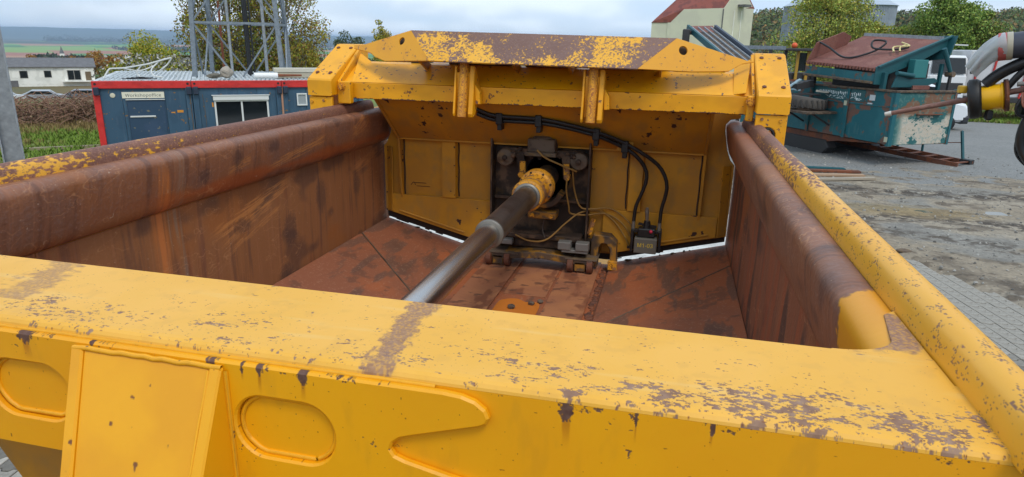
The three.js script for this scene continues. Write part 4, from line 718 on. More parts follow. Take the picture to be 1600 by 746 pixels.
// the yard: trampled gravel with ruts and wheel marks
const yardH = (x, z) => {
  const n = fbm(x * 0.35 + 3, z * 0.35 + 8, 4), f = fbm(x * 2.2, z * 2.2, 3);
  const wet = ss(2.6, 0.3, Math.hypot((x - 7.4) / 1.5, (z + 17.4) / 0.55 + 0.5 * (fbm(x * 1.3, z * 2, 2) - 0.5)));
  const rut = ss(0.55, 0.0, Math.abs(z + 19.6 + 0.35 * Math.sin(x * 0.7) - (x - 7) * 0.12)) + ss(0.5, 0.0, Math.abs(z + 16.1 + 0.25 * Math.sin(x * 0.9 + 1) - (x - 6) * 0.08));
  const lump = (fbm(x * 1.7 + 5, z * 4.2, 3) - 0.5) * 0.05 * ss(3.2, 0.5, Math.hypot((x - 7.5) / 1.6, (z + 17.5) / 0.8));
  return 0.07 + lump + (n - 0.5) * 0.05 + (f - 0.5) * 0.02 - wet * 0.03 - rut * 0.02 * ss(0.3, 0.6, fbm(x * 0.8, z * 3, 2));
};
const yardMat = tex(1280, 1280, 1, 1, (u, v, o) => {
  const x = lerp(2, 34, u), z = lerp(-42, -7, v);
  const n = fbm(x * 0.55, z * 0.7, 5, 0.6), f = fbm(x * 7, z * 7, 4, 0.7), g = vn(x * 48, z * 48) * 0.55 + vn(x * 24 + 4, z * 24) * 0.45, s = fbm(x * 1.3 + 20, z * 1.9, 5, 0.6), st = fbm(x * 30, z * 30 + 9, 2);
  o[0] = 0.63; o[1] = 0.57; o[2] = 0.48; mix3(o, C8(178, 165, 144), ss(0.45, 0.7, n) * 0.6); mix3(o, C8(118, 104, 86), ss(0.5, 0.68, s) * 0.75);
  // bound asphalt shows beyond the muddy drive
  const asp = ss(0.48, 0.54, fbm(x * 0.7 + 3, z * 0.9 + 50, 5, 0.6) * 0.45 + 0.45 * ss(-17, -27, z - 0.12 * x)); mix3(o, mixc(C8(158, 158, 154), C8(132, 132, 129), f), asp * 0.9);
  mix3(o, C8(140, 139, 134), ss(0.56, 0.66, fbm(x * 0.45 + 40, z * 0.8, 4)) * 0.6);
  const rut = ss(0.75, 0.1, Math.abs(z + 19.6 + 0.35 * Math.sin(x * 0.7) - (x - 7) * 0.12)) + ss(0.65, 0.1, Math.abs(z + 16.1 + 0.25 * Math.sin(x * 0.9 + 1) - (x - 6) * 0.08)) + 0.7 * ss(0.5, 0.1, Math.abs(z + 14.6 - (x - 6) * 0.2));
  const clod = fbm(x * 4.5, z * 6, 4, 0.65); mix3(o, C8(70, 58, 46), clamp(rut) * ss(0.42, 0.56, clod) * 0.9); mix3(o, C8(92, 78, 62), ss(0.60, 0.70, fbm(x * 1.8 + 70, z * 2.6 + 6, 5, 0.6)) * 0.7 * (1 - asp));
  const w = ss(1.5, 0.4, Math.hypot((x - 6.6) / 1.6, (z + 17.0) / 0.6) + (clod - 0.5)); mix3(o, C8(150, 122, 70), w * 0.6);
  mix3(o, C8(206, 200, 188), ss(0.80, 0.88, st) * 0.6); mix3(o, C8(60, 54, 48), ss(0.22, 0.14, st) * 0.5);
  const k = 0.66 + 0.40 * (g * 0.55 + f * 0.45); o[0] *= k; o[1] *= k; o[2] *= k; o[3] = 0.9; o[4] = 0.5 * f + 0.5 * g;
}, 0.02);
{
  const g = new THREE.PlaneGeometry(32, 35, 220, 240); g.rotateX(-Math.PI / 2); g.translate(18, 0, -24.5); const p = g.attributes.position, u = g.attributes.uv;
  for (let i = 0; i < p.count; i++) { const x = p.getX(i), z = p.getZ(i); const e = ss(2, 3.5, x) * ss(34, 30, x) * ss(-42, -40.5, z); p.setY(i, lerp(-0.02, yardH(x, z), e)); u.setXY(i, (x - 2) / 32, (z + 42) / 35); }
  // fall below the paving where the pavers lie
  for (let i = 0; i < p.count; i++) { const x = p.getX(i), z = p.getZ(i); const e = 5.45 + (z + 13.1) * 0.39 - x + (fbm(x * 1.6, z * 1.6, 3) - 0.5) * 0.5; if (z > -14.5) p.setY(i, lerp(p.getY(i), -0.04, ss(-0.25, 0.25, e))); }
  g.computeVertexNormals(); const q = prep(g); q.userData.ownUV = true; structure('yard', q, yardMat, 'trampled grey gravel yard with ruts beside the truck');
  const wm = new THREE.MeshPhysicalMaterial({ color: new THREE.Color().setRGB(0.16, 0.135, 0.09), roughness: 0.05, side: THREE.DoubleSide });
  const w = new THREE.CircleGeometry(1, 40); w.rotateX(-Math.PI / 2); w.scale(1.7, 1, 0.7); w.translate(7.6, 0.040, -17.55); structure('puddle', prep(w), wm, 'shallow muddy puddle in the gravel yard');
}
// loose stones scattered over the gravel
{
  seed(515); const q = new THREE.IcosahedronGeometry(0.02, 0); q.scale(1.2, 0.7, 1); const N = 2600, m = new THREE.InstancedMesh(q, new THREE.MeshStandardMaterial({ roughness: 0.95 }), N), M = new THREE.Matrix4(), Q = new THREE.Quaternion(), c = new THREE.Color();
  for (let i = 0; i < N; i++) { let x, z; do { x = 4.2 + rnd() * 8; z = -9.5 - Math.pow(rnd(), 1.2) * 18; } while ((x - 1.07) / -z > 0.62); const pv = 5.45 + (z + 13.1) * 0.39 - x; const y = pv > 0.1 && z > -14.5 ? 0.032 : yardH(x, z); if (pv > 0.1 && z > -14.5 && rnd() < 0.97) { x += 3.5; } const s = 0.4 + Math.pow(rnd(), 4) * 1.7; Q.setFromEuler(new THREE.Euler(rnd() * 6, rnd() * 6, rnd() * 6)); M.compose(V(x, (pv > 0.1 && z > -14.5 && x < 5.45 + (z + 13.1) * 0.39 ? 0.034 : yardH(x, z)) + 0.004, z), Q, V(s, s, s)); m.setMatrixAt(i, M); const k = 0.10 + rnd() * 0.28; c.setRGB(k * 1.05, k * 0.98, k * 0.86); m.setColorAt(i, c); }
  m.name = 'loose_stones'; m.userData = { kind: 'stuff', label: 'loose grey stones scattered over the gravel yard' }; m.castShadow = m.receiveShadow = true; scene.add(m);
}
// unseen pale apron added to brighten the blade gap, and bedding under the pavers
structure('added_pale_apron', B(-7.5, 3.2, -0.1, 0.012, -15.5, -6.8, 0), tex(512, 512, 4, 4, (u, v, o) => { const n = fbt(u, v, 8, 5, 4), f = fbt(u, v, 80, 2, 9); o[0] = 0.80; o[1] = 0.79; o[2] = 0.76; mix3(o, C8(170, 166, 158), ss(0.45, 0.7, n) * 0.6); mix3(o, C8(150, 146, 140), ss(0.55, 0.75, f) * 0.4); o[3] = 0.9; o[4] = f; }, 0.004), 'added pale concrete apron behind the truck that brightens the blade gap');
const bed = structure('paving', [B(3.21, 8.5, -0.1, 0.004, -14.6, -5.0, 0), B(-6.5, 3.2, -0.1, 0.004, -6.79, 4, 0)], tex(512, 512, 2, 2, (u, v, o) => { const n = fbt(u, v, 10, 5, 4), f = fbt(u, v, 100, 2, 9); o[0] = 0.33; o[1] = 0.29; o[2] = 0.25; mix3(o, C8(62, 54, 46), ss(0.45, 0.7, n) * 0.7); const k = 0.8 + 0.4 * f; o[0] *= k; o[1] *= k; o[2] *= k; o[3] = 0.95; o[4] = f; }, 0.006), 'paving of interlocking grey blocks');
{
  // double-T paver 0.20 x 0.165
  const sh = [[-0.095, -0.077], [-0.058, -0.077], [-0.030, -0.042], [0.030, -0.042], [0.058, -0.077], [0.095, -0.077], [0.095, 0.077], [0.058, 0.077], [0.030, 0.112], [-0.030, 0.112], [-0.058, 0.077], [-0.095, 0.077]];
  const g0 = P(sh, 0, 0.03, 'y', 0.005); const geo = boxUV(g0);
  const mats = [0.38, 0.46, 0.54, 0.31, 0.48].map((b, i) => tex(128, 128, 0.4, 0.4, (u, v, o) => { const n = fbt(u, v, 8, 4, i * 9), f = fbt(u, v, 40, 2, 9); const k = b * 1.0 * (0.86 + 0.28 * n) * (0.9 + 0.2 * f); o[0] = k * 1.03 + 0.11; o[1] = k * 0.985 + 0.105; o[2] = k * 0.92 + 0.09; o[3] = 0.9; o[4] = f; }, 0.002));
  seed(404); const list = [];
  const cz = Math.cos(0.18), sz = Math.sin(0.18);
  for (let i = -60; i < 70; i++) for (let j = -70; j < 80; j++) {
    const a = i * 0.2015, b = j * 0.1635; const x = 4.5 + a * cz + b * sz, z = -9.5 - a * sz + b * cz;
    const e = 5.45 + (z + 13.1) * 0.39 - x + (fbm(x * 1.6, z * 1.6, 3) - 0.5) * 0.5;
    const right = x > 4.2 && z < -6.9 && z > -14.3 && e > 0.0 && (x - 1.07) / -z > 0.30, lft = x > -5.3 && x < -3.5 && z > -4.9 && z < -3.0;
    if (!right && !lft) { rnd(); continue; }
    if (vn(x * 1.1 + 5, z * 1.1) > 0.86 && right) continue;                          // mud lies over these
    list.push([x, z, Math.hypot(x - 1.07, z), lft ? 1 : 0]);
  }
  list.sort((p, q) => p[2] - q[2]); const rest = [];
  list.forEach(([x, z, d, l], k) => {
    const dirt = 0.004 + (rnd() - 0.5) * 0.006, ry = 0.18 + (rnd() - 0.5) * 0.03, mt = mats[Math.floor(rnd() * 5)];
    if (k < 300) { const m = new THREE.Mesh(geo, mt); m.name = k ? 'paver_' + String(k).padStart(3, '0') : 'paver'; m.position.set(x, dirt, z); m.rotation.y = ry; m.castShadow = m.receiveShadow = true; bed.add(m); }
    else rest.push(moved(geo, x, dirt, z, ry));
  });
  if (rest.length) { const m = new THREE.Mesh(mergeGeometries(rest), mats[1]); m.name = 'far_pavers'; m.userData.kind = 'stuff'; m.receiveShadow = true; bed.add(m); }

}

// ---------------------------------------------------------------- trees
function leafGeo(n, place, size, cols, flatY = 0) {
  const pos = new Float32Array(n * 6 * 3), col = new Float32Array(n * 6 * 3), nor = new Float32Array(n * 6 * 3), q = new THREE.Quaternion(), a = V(0, 0, 0), b = V(0, 0, 0), e = new THREE.Euler(), nn = V(0, 0, 0);
  for (let i = 0; i < n; i++) {
    const p = place(i); e.set(rnd() * 6.28, rnd() * 6.28, rnd() * 6.28); q.setFromEuler(e); const s = size * (0.6 + rnd() * 0.8);
    a.set(s, 0, 0).applyQuaternion(q); b.set(0, s * 0.62, 0).applyQuaternion(q); nn.set(0, 0, 1).applyQuaternion(q);
    const c = cols[Math.floor(Math.pow(rnd(), 1) * cols.length)], k = 0.75 + rnd() * 0.5, w = p[3] === undefined ? 1 : p[3];
    const v = [[-1, 0], [0, -1], [1, 0], [-1, 0], [1, 0], [0, 1]];
    for (let t = 0; t < 6; t++) { const o = (i * 6 + t) * 3; pos[o] = p[0] + a.x * v[t][0] + b.x * v[t][1]; pos[o + 1] = p[1] + a.y * v[t][0] + b.y * v[t][1]; pos[o + 2] = p[2] + a.z * v[t][0] + b.z * v[t][1]; col[o] = c[0] * k * w; col[o + 1] = c[1] * k * w; col[o + 2] = c[2] * k * w; nor[o] = nn.x; nor[o + 1] = nn.y; nor[o + 2] = nn.z; }
  }
  const g = new THREE.BufferGeometry(); g.setAttribute('position', new THREE.BufferAttribute(pos, 3)); g.setAttribute('normal', new THREE.BufferAttribute(nor, 3)); g.setAttribute('color', new THREE.BufferAttribute(col, 3)); return g;
}
function raw(name, g, mat, parent) { const m = new THREE.Mesh(g, mat); m.name = name; m.castShadow = m.receiveShadow = true; (parent || scene).add(m); return m; }
// o: h height, cy crown centre height, rx, ry, rz crown radii, n leaves, leaf size, cols, clumps, bark
function tree(name, label, pos, o, group) {
  seed(o.seed); const t = thing(name, label, o.cat || 'tree', pos, { group, world: false });
  const limbs = [], nl = o.limbs || 9, th = o.trunk || o.cy; const lean = [(rnd() - 0.5) * 0.3, (rnd() - 0.5) * 0.3];
  limbs.push(T([[0, -0.2, 0], [lean[0] * 0.3, th * 0.5, lean[1] * 0.3], [lean[0], o.cy + o.ry * 0.5, lean[1]]], 1, 10, 7));
  { const p = limbs[0].attributes.position; for (let i = 0; i < p.count; i++) { const y = p.getY(i), k = clamp(y / (o.cy + o.ry * 0.5)); const cx = lean[0] * k * k * 0.9, c2 = lean[1] * k * k * 0.9; const r = o.tr * (1 - 0.75 * k); p.setX(i, cx + (p.getX(i) - cx) * r); p.setZ(i, c2 + (p.getZ(i) - c2) * r); } limbs[0].computeVertexNormals(); }
  const clumps = []; const M = o.clumps || 40;
  for (let i = 0; i < M; i++) {
    let x, y, z; do { x = rnd() * 2 - 1; y = rnd() * 2 - 1; z = rnd() * 2 - 1; } while (x * x + y * y + z * z > 1);
    const l = Math.hypot(x, y, z) || 1, f = Math.pow(l, 0.45) / l; const wob = 0.75 + 0.45 * rnd();
    clumps.push([x * f * o.rx * wob, o.cy + y * f * o.ry * wob, z * f * o.rz * wob, (o.cr || 0.33) * (0.55 + rnd() * 0.8) * Math.min(o.rx, o.ry)]);
  }
  for (let i = 0; i < nl; i++) { const c = clumps[Math.floor(rnd() * M)], s = th * (0.35 + 0.6 * rnd()), k = s / (o.cy + o.ry * 0.5); limbs.push(T([[lean[0] * k * k, s, lean[1] * k * k], [c[0] * 0.45, lerp(s, c[1], 0.55), c[2] * 0.45], [c[0], c[1], c[2]]], o.tr * 0.22, 8, 5)); }
  part('trunk', limbs, o.bark || barkMat, t);
  raw('crown', leafGeo(o.n, () => { const c = clumps[Math.floor(rnd() * M)]; let x, y, z; do { x = rnd() * 2 - 1; y = rnd() * 2 - 1; z = rnd() * 2 - 1; } while (x * x + y * y + z * z > 1); const st = 0.85; return [c[0] + x * c[3] * 1.25, c[1] + y * c[3] * st, c[2] + z * c[3] * 1.25]; }, o.leaf, o.cols), leafMat, t);
  return t;
}
const olive = [[.20, .23, .05], [.26, .26, .06], [.16, .18, .05], [.32, .25, .06]], autumn = [[.26, .15, .03], [.30, .17, .03], [.18, .15, .04], [.20, .10, .03]], limeYel = [[.30, .33, .025], [.40, .36, .025], [.20, .27, .03], [.46, .36, .03]], gold = [[.42, .30, .02], [.34, .27, .02], [.26, .25, .03]], green = [[.20, .31, .05], [.26, .36, .06], [.14, .24, .05], [.32, .37, .07]], mixg = [[.33, .39, .06], [.42, .42, .07], [.24, .33, .06], [.44, .35, .07]], orange = [[.36, .16, .02], [.28, .13, .02], [.40, .22, .03]];
// behind the mast
tree('poplar_tree', 'tall thin-crowned tree with olive and russet leaves behind the steel mast', [-17.0, -0.3, -25.2], { h: 9, cy: 4.9, rx: 1.45, ry: 2.9, rz: 1.8, n: 25000, leaf: 0.045, cols: olive.concat(autumn, limeYel), clumps: 90, cr: 0.42, tr: 0.16, seed: 11, trunk: 3.5, bark: paleBark, limbs: 20 });
tree('birch_tree', 'slender birch with pale trunk and russet leaves behind the steel mast', [-15.4, -0.3, -26.3], { cy: 4.5, rx: 1.6, ry: 3.0, rz: 1.6, n: 17000, leaf: 0.045, cols: autumn.concat(olive, limeYel), clumps: 80, cr: 0.4, tr: 0.12, seed: 21, trunk: 4, bark: paleBark, limbs: 20 });
tree('birch_tree', 'thin birch with sparse golden leaves at the mast foot', [-15.0, -0.3, -27.0], { cy: 3.6, rx: 1.3, ry: 2.2, rz: 1.2, n: 3000, leaf: 0.05, cols: autumn.concat(gold), clumps: 40, cr: 0.4, tr: 0.09, seed: 31, trunk: 3, bark: paleBark, limbs: 14 });
tree('shrub', 'low green and russet bush between mast legs and container roof', [-15.5, -0.3, -25], { cy: 1.9, rx: 2.2, ry: 1.3, rz: 1.2, n: 4200, leaf: 0.07, cols: olive.concat(autumn, limeYel), clumps: 40, cr: 0.4, tr: 0.06, seed: 41, trunk: 1, cat: 'bush', limbs: 12 });
tree('willow_tree', 'bushy yellow-green tree beyond the end of the blue container', [-28.7, -0.6, -33.9], { cy: 1.8, rx: 1.6, ry: 1.9, rz: 1.6, n: 30000, leaf: 0.06, cols: limeYel, clumps: 70, cr: 0.42, tr: 0.16, seed: 51, trunk: 1.4 });
tree('willow_tree', 'golden yellow tree showing between the mast and yellow blade bracket', [-21.9, -0.6, -38.6], { cy: 2.4, rx: 0.95, ry: 1.9, rz: 0.9, n: 14000, leaf: 0.07, cols: gold, clumps: 45, cr: 0.5, tr: 0.12, seed: 61, trunk: 1.4 });
tree('bush', 'brownish green bush right beside the yellow blade bracket', [-20.3, -0.6, -39.4], { cy: 1.1, rx: 1.5, ry: 1.4, rz: 1.0, n: 4500, leaf: 0.08, cols: olive.concat(gold), clumps: 30, cr: 0.5, tr: 0.07, seed: 71, trunk: 0.8, cat: 'bush' });

// trees beyond the yard and in the valley
[[12.7, -60.5, 4.4, 3.0, 4.2, mixg, 'broad green tree beside the silo beyond the yard', 1], [16.4, -62, 3.0, 2.0, 2.3, mixg.concat(limeYel), 'yellowish green tree standing just below the far silo', 2], [18.4, -61, 2.9, 1.9, 2.2, green.concat(mixg), 'round green bush-like tree right of the far silo', 3],
 [20.9, -59, 4.6, 1.9, 4.0, green, 'tallest dark green tree beyond the white lorry', 4], [23.2, -60, 3.4, 1.6, 2.9, green.concat(olive), 'dark green tree next to the tallest one beyond the yard', 5], [26.0, -58, 2.4, 2.2, 2.0, mixg, 'low green tree behind the red-staked lorry bed', 6]]
  .forEach(([x, z, cy, rx, ry, c, l, s]) => tree('ash_tree', l, [x, -0.1, z], { cy, rx, ry, rz: rx * 0.8, n: 42000, leaf: 0.085, cols: c, clumps: 90, cr: 0.42, tr: 0.2, seed: 100 + s, trunk: cy * 0.7 }, 'trees beyond the yard'));
tree('poplar_tree', 'slim golden poplar on the skyline left of the spill plate', [-44.4, -4.5, -100], { cy: 6.0, rx: 0.75, ry: 4.3, rz: 0.7, n: 2600, leaf: 0.16, cols: gold.concat(limeYel), clumps: 34, cr: 0.9, tr: 0.15, seed: 201, trunk: 3 }, 'skyline poplars');
tree('poplar_tree', 'second golden poplar on the skyline nearer the spill plate', [-43.2, -4.5, -100.6], { cy: 5.8, rx: 0.85, ry: 4.2, rz: 0.8, n: 2600, leaf: 0.16, cols: gold, clumps: 34, cr: 0.9, tr: 0.15, seed: 202, trunk: 3 }, 'skyline poplars');
tree('bushy_tree', 'grey-green bushy tree on the skyline above the yellow bracket', [-30.5, -2, -62.4], { cy: 4.1, rx: 1.2, ry: 1.9, rz: 1.1, n: 5000, leaf: 0.1, cols: [[.09, .12, .06], [.07, .10, .05], [.12, .14, .07]], clumps: 40, cr: 0.4, tr: 0.1, seed: 203, trunk: 2.5 });
seed(300); [[-157, -152, 2.8], [-153.5, -156.5, 3.2], [-150, -160, 3.0], [-146, -164, 2.7], [-163, -145, 2.6], [-142, -168, 2.8], [-104.5, -108.5, 1.5], [-135, -160, 3.0]].forEach(([x, z, r], i) => tree('orange_tree_in_autumn', ['orange autumn tree behind the white house', 'deep orange autumn tree right of the white house', 'russet autumn tree between white house and yellow-green tree', 'olive autumn tree half hidden by the yellow-green tree', 'orange treetop over the left end of the white house', 'russet treetop left of the yellow-green tree', 'small dark bush beside the white house wall', 'green treetop just left of the yellow-green tree'][i], [x, terrainH(x, z) - 0.3, z], { cy: r * 0.95, rx: r, ry: r * 0.9, rz: r, n: 2600, leaf: 0.22, cols: i % 4 === 3 || i > 5 ? olive : orange, clumps: 30, cr: 0.45, tr: 0.25, seed: 310 + i, trunk: r * 0.6 }, 'autumn trees near the white house'));

// far woods, hedges and forest on the hill: one mass
function blobWood(name, label, list, cols, per, leaf) {
  seed(777); const g = leafGeo(list.length * per, i => { const b = list[Math.floor(i / per)]; let x, y, z; do { x = rnd() * 2 - 1; y = rnd() * 2 - 1; z = rnd() * 2 - 1; } while (x * x + y * y + z * z > 1); const l = Math.hypot(x, y, z) || 1, f = Math.pow(l, 0.4) / l; return [b[0] + x * f * b[3], b[1] + b[3] * b[4] * (0.75 + y * f), b[2] + z * f * b[3], b[5]]; }, leaf, cols);
  const m = raw(name, g, leafMat); m.userData = { kind: 'stuff', label }; return m;
}
{
  seed(801); const L = []; for (let i = 0; i < 1500; i++) { const a = (0 + rnd() * 27) * deg, r = 230 + Math.pow(rnd(), 0.7) * 340; const x = 1 + r * Math.sin(a), z = -r * Math.cos(a); const n = fbm(x * 0.02, z * 0.02, 3); L.push([x, terrainH(x, z) - 1, z, 3.2 + rnd() * 2.6, 0.9, 0.6 + 0.8 * n]); }
  blobWood('hill_forest', 'autumn forest covering the hill behind the silos', L, [[.09, .13, .04], [.12, .14, .04], [.17, .12, .04], [.07, .11, .04], [.24, .14, .04], [.16, .19, .04], [.10, .15, .04]], 56, 0.75);
}
{
  seed(811); const L = []; const row = (a0, a1, r0, r1, n, s, jit = 0) => { for (let i = 0; i < n; i++) { const k = i / n, a = lerp(a0, a1, k) * deg, r = lerp(r0, r1, k) + (rnd() - 0.5) * jit; const x = 1 + r * Math.sin(a), z = -r * Math.cos(a); L.push([x, terrainH(x, z), z, s * (0.6 + rnd() * 0.9), 0.8, 0.8 + rnd() * 0.4]); } };
  row(-47.5, -22, 6300, 5800, 260, 20, 500); row(-47.5, -22, 7600, 7000, 200, 26, 600); row(-40.5, -33.5, 3000, 2500, 70, 14, 120); row(-43.5, -41.5, 3600, 2300, 12, 9, 10); row(-41.3, -40.4, 2050, 2000, 5, 14, 20); row(-30, -20, 4200, 3600, 60, 16, 300); row(-48, -20, 700, 620, 90, 2.4, 260); row(-48, -30, 450, 420, 40, 2, 120);
  blobWood('valley_hedges', 'dark hedges and tree lines across the valley fields', L, [[.05, .07, .035], [.06, .065, .03], [.10, .07, .03], [.04, .06, .03]], 60, 3.0);
}

// ---------------------------------------------------------------- office containers
const cx0 = -14.34, cz0 = -15.27, ct = 37.6 * deg;
const blueSteel = tex(1024, 512, 2.5, 2.5, (u, v, o) => {
  const n = fbt(u, v, 5, 5, 3), s = fb2(u, v, 40, 5, 4, 12), r = fbt(u, v, 26, 4, 50, 0.62);
  o[0] = 0.20; o[1] = 0.325; o[2] = 0.41; mix3(o, C8(42, 70, 92), ss(0.45, 0.7, n) * 0.6); mix3(o, C8(88, 104, 120), ss(0.55, 0.75, s) * 0.3); const m = ss(0.745, 0.76, r); mix3(o, C8(150, 98, 40), m * 0.8); o[3] = 0.5 + 0.15 * n; o[4] = n; }, 0.001);
const doorBlue = tex(512, 512, 2.5, 2.5, (u, v, o) => { const n = fbt(u, v, 6, 5, 23), r = fbt(u, v, 26, 4, 90, 0.62); o[0] = 0.16; o[1] = 0.26; o[2] = 0.35; mix3(o, C8(58, 78, 106), ss(0.45, 0.7, n) * 0.5); mix3(o, C8(150, 130, 90), ss(0.75, 0.77, r) * 0.7); o[3] = 0.5; o[4] = n; }, 0.001);
const redSteel = tex(512, 256, 2.5, 1.2, (u, v, o) => { const n = fbt(u, v, 8, 5, 3); o[0] = 0.80; o[1] = 0.17; o[2] = 0.15; mix3(o, C8(170, 34, 30), ss(0.45, 0.7, n) * 0.6); mix3(o, C8(214, 92, 80), ss(0.6, 0.75, fbt(u, v, 40, 3, 9)) * 0.3); o[3] = 0.5; o[4] = n; }, 0.001);
const roofSheet = tex(512, 512, 3, 3, (u, v, o) => { const n = fbt(u, v, 6, 5, 3), s = fbt(u, v, 30, 3, 40); o[0] = 0.80; o[1] = 0.82; o[2] = 0.82; mix3(o, C8(160, 162, 160), ss(0.45, 0.7, n) * 0.6); mix3(o, C8(110, 106, 96), ss(0.6, 0.75, s) * 0.5); o[3] = 0.55; o[4] = n; }, 0.001);
const whitePlastic = flat(C8(214, 214, 210), 0.5), glassDark = new THREE.MeshPhysicalMaterial({ color: 0x1a1f22, roughness: 0.06, side: THREE.DoubleSide }), whitePaint = flat(C8(206, 206, 200), 0.5), galv = tex(256, 256, 0.5, 0.5, (u, v, o) => { const n = fbt(u, v, 12, 4, 3); const k = 0.52 + 0.16 * n; o[0] = k; o[1] = k * 1.03; o[2] = k * 1.05; o[3] = 0.5; o[4] = n; }, 0.0006, { metalness: 0.25 });
const mastSteel = tex(256, 256, 0.5, 0.5, (u, v, o) => { const n = fbt(u, v, 12, 4, 3); const k = 0.42 + 0.14 * n; o[0] = k * 0.95; o[1] = k * 1.02; o[2] = k * 1.08; o[3] = 0.55; o[4] = n; }, 0.0006, { metalness: 0.1 });
function canvasMat(w, h, draw, rough = 0.6) { const c = document.createElement('canvas'); c.width = w; c.height = h; const x = c.getContext('2d'); draw(x, w, h); const t = new THREE.CanvasTexture(c); t.colorSpace = THREE.SRGBColorSpace; return new THREE.MeshStandardMaterial({ map: t, roughness: rough, side: THREE.DoubleSide }); }
const signMat = canvasMat(512, 96, (x, w, h) => { x.fillStyle = '#ddd8c2'; x.fillRect(0, 0, w, h); x.fillStyle = '#34383c'; x.font = '62px sans-serif'; x.textAlign = 'center'; x.textBaseline = 'middle'; x.fillText('Workshopoffice', w / 2, h / 2 + 3, w * 0.92); });
const clbl = ['blue office container with red frame, a closed door and name sign', 'blue office container with red frame and a wide white window, middle of the row', 'blue office container with a small white window beside the yellow bracket'];
for (let i = 0; i < 3; i++) {
  const ux = Math.cos(ct), uz = -Math.sin(ct); const t = thing('office_container', clbl[i], 'container', [cx0 + ux * 2.46 * i, -0.05, cz0 + uz * 2.46 * i], { turn: ct, world: false, group: 'office containers in a row' });
  const H = 2.5, W = 2.445, D = 6;
  // ribbed front panels
  for (let k = 0; k < 4; k++) { const a = 0.16 + k * (W - 0.32) / 4, b = a + (W - 0.32) / 4 - 0.006; if (i === 0 && (k === 1)) { part('wall_panel', B(a, 0.775, 0.16, H - 0.2, -0.10, -0.06, 0.004), blueSteel, t); part('wall_panel', B(0.775, b, H - 0.535, H - 0.2, -0.10, -0.06, 0.004), blueSteel, t); } else if (i === 0 && k === 2) { part('wall_panel', B(a, 1.725, H - 0.535, H - 0.2, -0.10, -0.06, 0.004), blueSteel, t); part('wall_panel', B(1.727, b, 0.16, H - 0.2, -0.10, -0.06, 0.004), blueSteel, t); } else part('wall_panel', B(a, b, 0.16, H - 0.2, -0.10, -0.06, 0.004), blueSteel, t); }
  part('side_wall', B(0.02, 0.06, 0.16, H - 0.16, -D + 0.1, -0.16, 0.004), blueSteel, t); part('side_wall', B(W - 0.06, W - 0.02, 0.16, H - 0.16, -D + 0.1, -0.16, 0.004), blueSteel, t); part('rear_wall', B(0.1, W - 0.1, 0.16, H - 0.16, -D + 0.04, -D + 0.08), blueSteel, t);
  part('top_rail', B(0, W, H - 0.2, H, -0.14, 0, 0.01), redSteel, t); part('bottom_rail', B(0.16, W - 0.16, 0, 0.16, -0.14, 0, 0.01), redSteel, t); part('roof_rail', B(0, 0.12, H - 0.14, H - 0.002, -D, -0.142, 0.01), roofSheet, t); part('roof_rail', B(W - 0.12, W, H - 0.14, H - 0.002, -D, -0.142, 0.01), roofSheet, t); part('rear_rail', B(0.12, W - 0.12, H - 0.14, H - 0.002, -D, -D + 0.12, 0.01), roofSheet, t);
  for (const x of [0, W - 0.16]) { part('corner_post', B(x, x + 0.16, 0, H - 0.2, -0.14, 0, 0.012), i === 0 && x === 0 ? redSteel : blueSteel, t); part('corner_post', B(x, x + 0.16, 0, H - 0.14, -D, -D + 0.14, 0.012), redSteel, t); part('socket_box', [B(x + 0.03, x + 0.17, H - 0.38, H - 0.16, 0.001, 0.10, 0.02)], flat(C8(34, 46, 64), 0.5), t); part('lifting_hole', lathe([[0, 0.001], [0.03, 0.001], [0.034, 0.003]], [x + 0.08, H - 0.08, 0.0], [0, 0, 1], 14), blackPaint, t); }
  // corrugated roof
  { const pr = []; for (let x = 0.12; x < W - 0.12; x += 0.125) pr.push([x, H - 0.03], [x + 0.05, H - 0.03], [x + 0.07, H + 0.025], [x + 0.105, H + 0.025]); pr.push([W - 0.12, H - 0.03], [W - 0.12, H - 0.05], [0.12, H - 0.05]); part('corrugated_roof', P(pr.reverse(), -D + 0.12, -0.142, 'z', 0), roofSheet, t); }
  if (i === 0) {
    const d = part('door', B(0.79, 1.71, 0.16, H - 0.55, -0.095, -0.045, 0.006), doorBlue, t); part('handle', [B(0.82, 1.46, 1.50, 1.545, -0.044, -0.015, 0.01)], whitePaint, d); part('door_frame', [B(0.772, 0.79, 0.16, H - 0.535, -0.10, -0.04), B(1.71, 1.728, 0.16, H - 0.535, -0.10, -0.04), B(0.772, 1.728, H - 0.55, H - 0.533, -0.10, -0.04)], doorBlue, t); part('drip_edge', B(0.76, 1.74, H - 0.52, H - 0.50, -0.06, -0.02), whitePaint, t);
    const sg = new THREE.BoxGeometry(1.05, 0.17, 0.012); sg.translate(1.21, H - 0.385, -0.052); sg.userData.ownUV = true; part('name_sign', sg, signMat, t, 'cream sign reading Workshopoffice');
    part('round_disc', lathe([[0, 0.02], [0.055, 0.02], [0.065, 0.01], [0.066, 0]], [0.46, H - 0.39, -0.06], [0, 0, 1], 24), flat(C8(206, 200, 176), 0.6), t);
    part('orange_rust_patch', [B(2.02, 2.18, 1.61, 1.68, -0.0605, -0.0585, 0), B(1.86, 1.96, 1.60, 1.63, -0.0605, -0.0585, 0)], flat(C8(206, 136, 40), 0.8), t);
    part('cable_duct', B(2.385, 2.405, 0.2, H - 0.22, -0.001, 0.02), dustSteel, t);
  } else if (i === 1) {
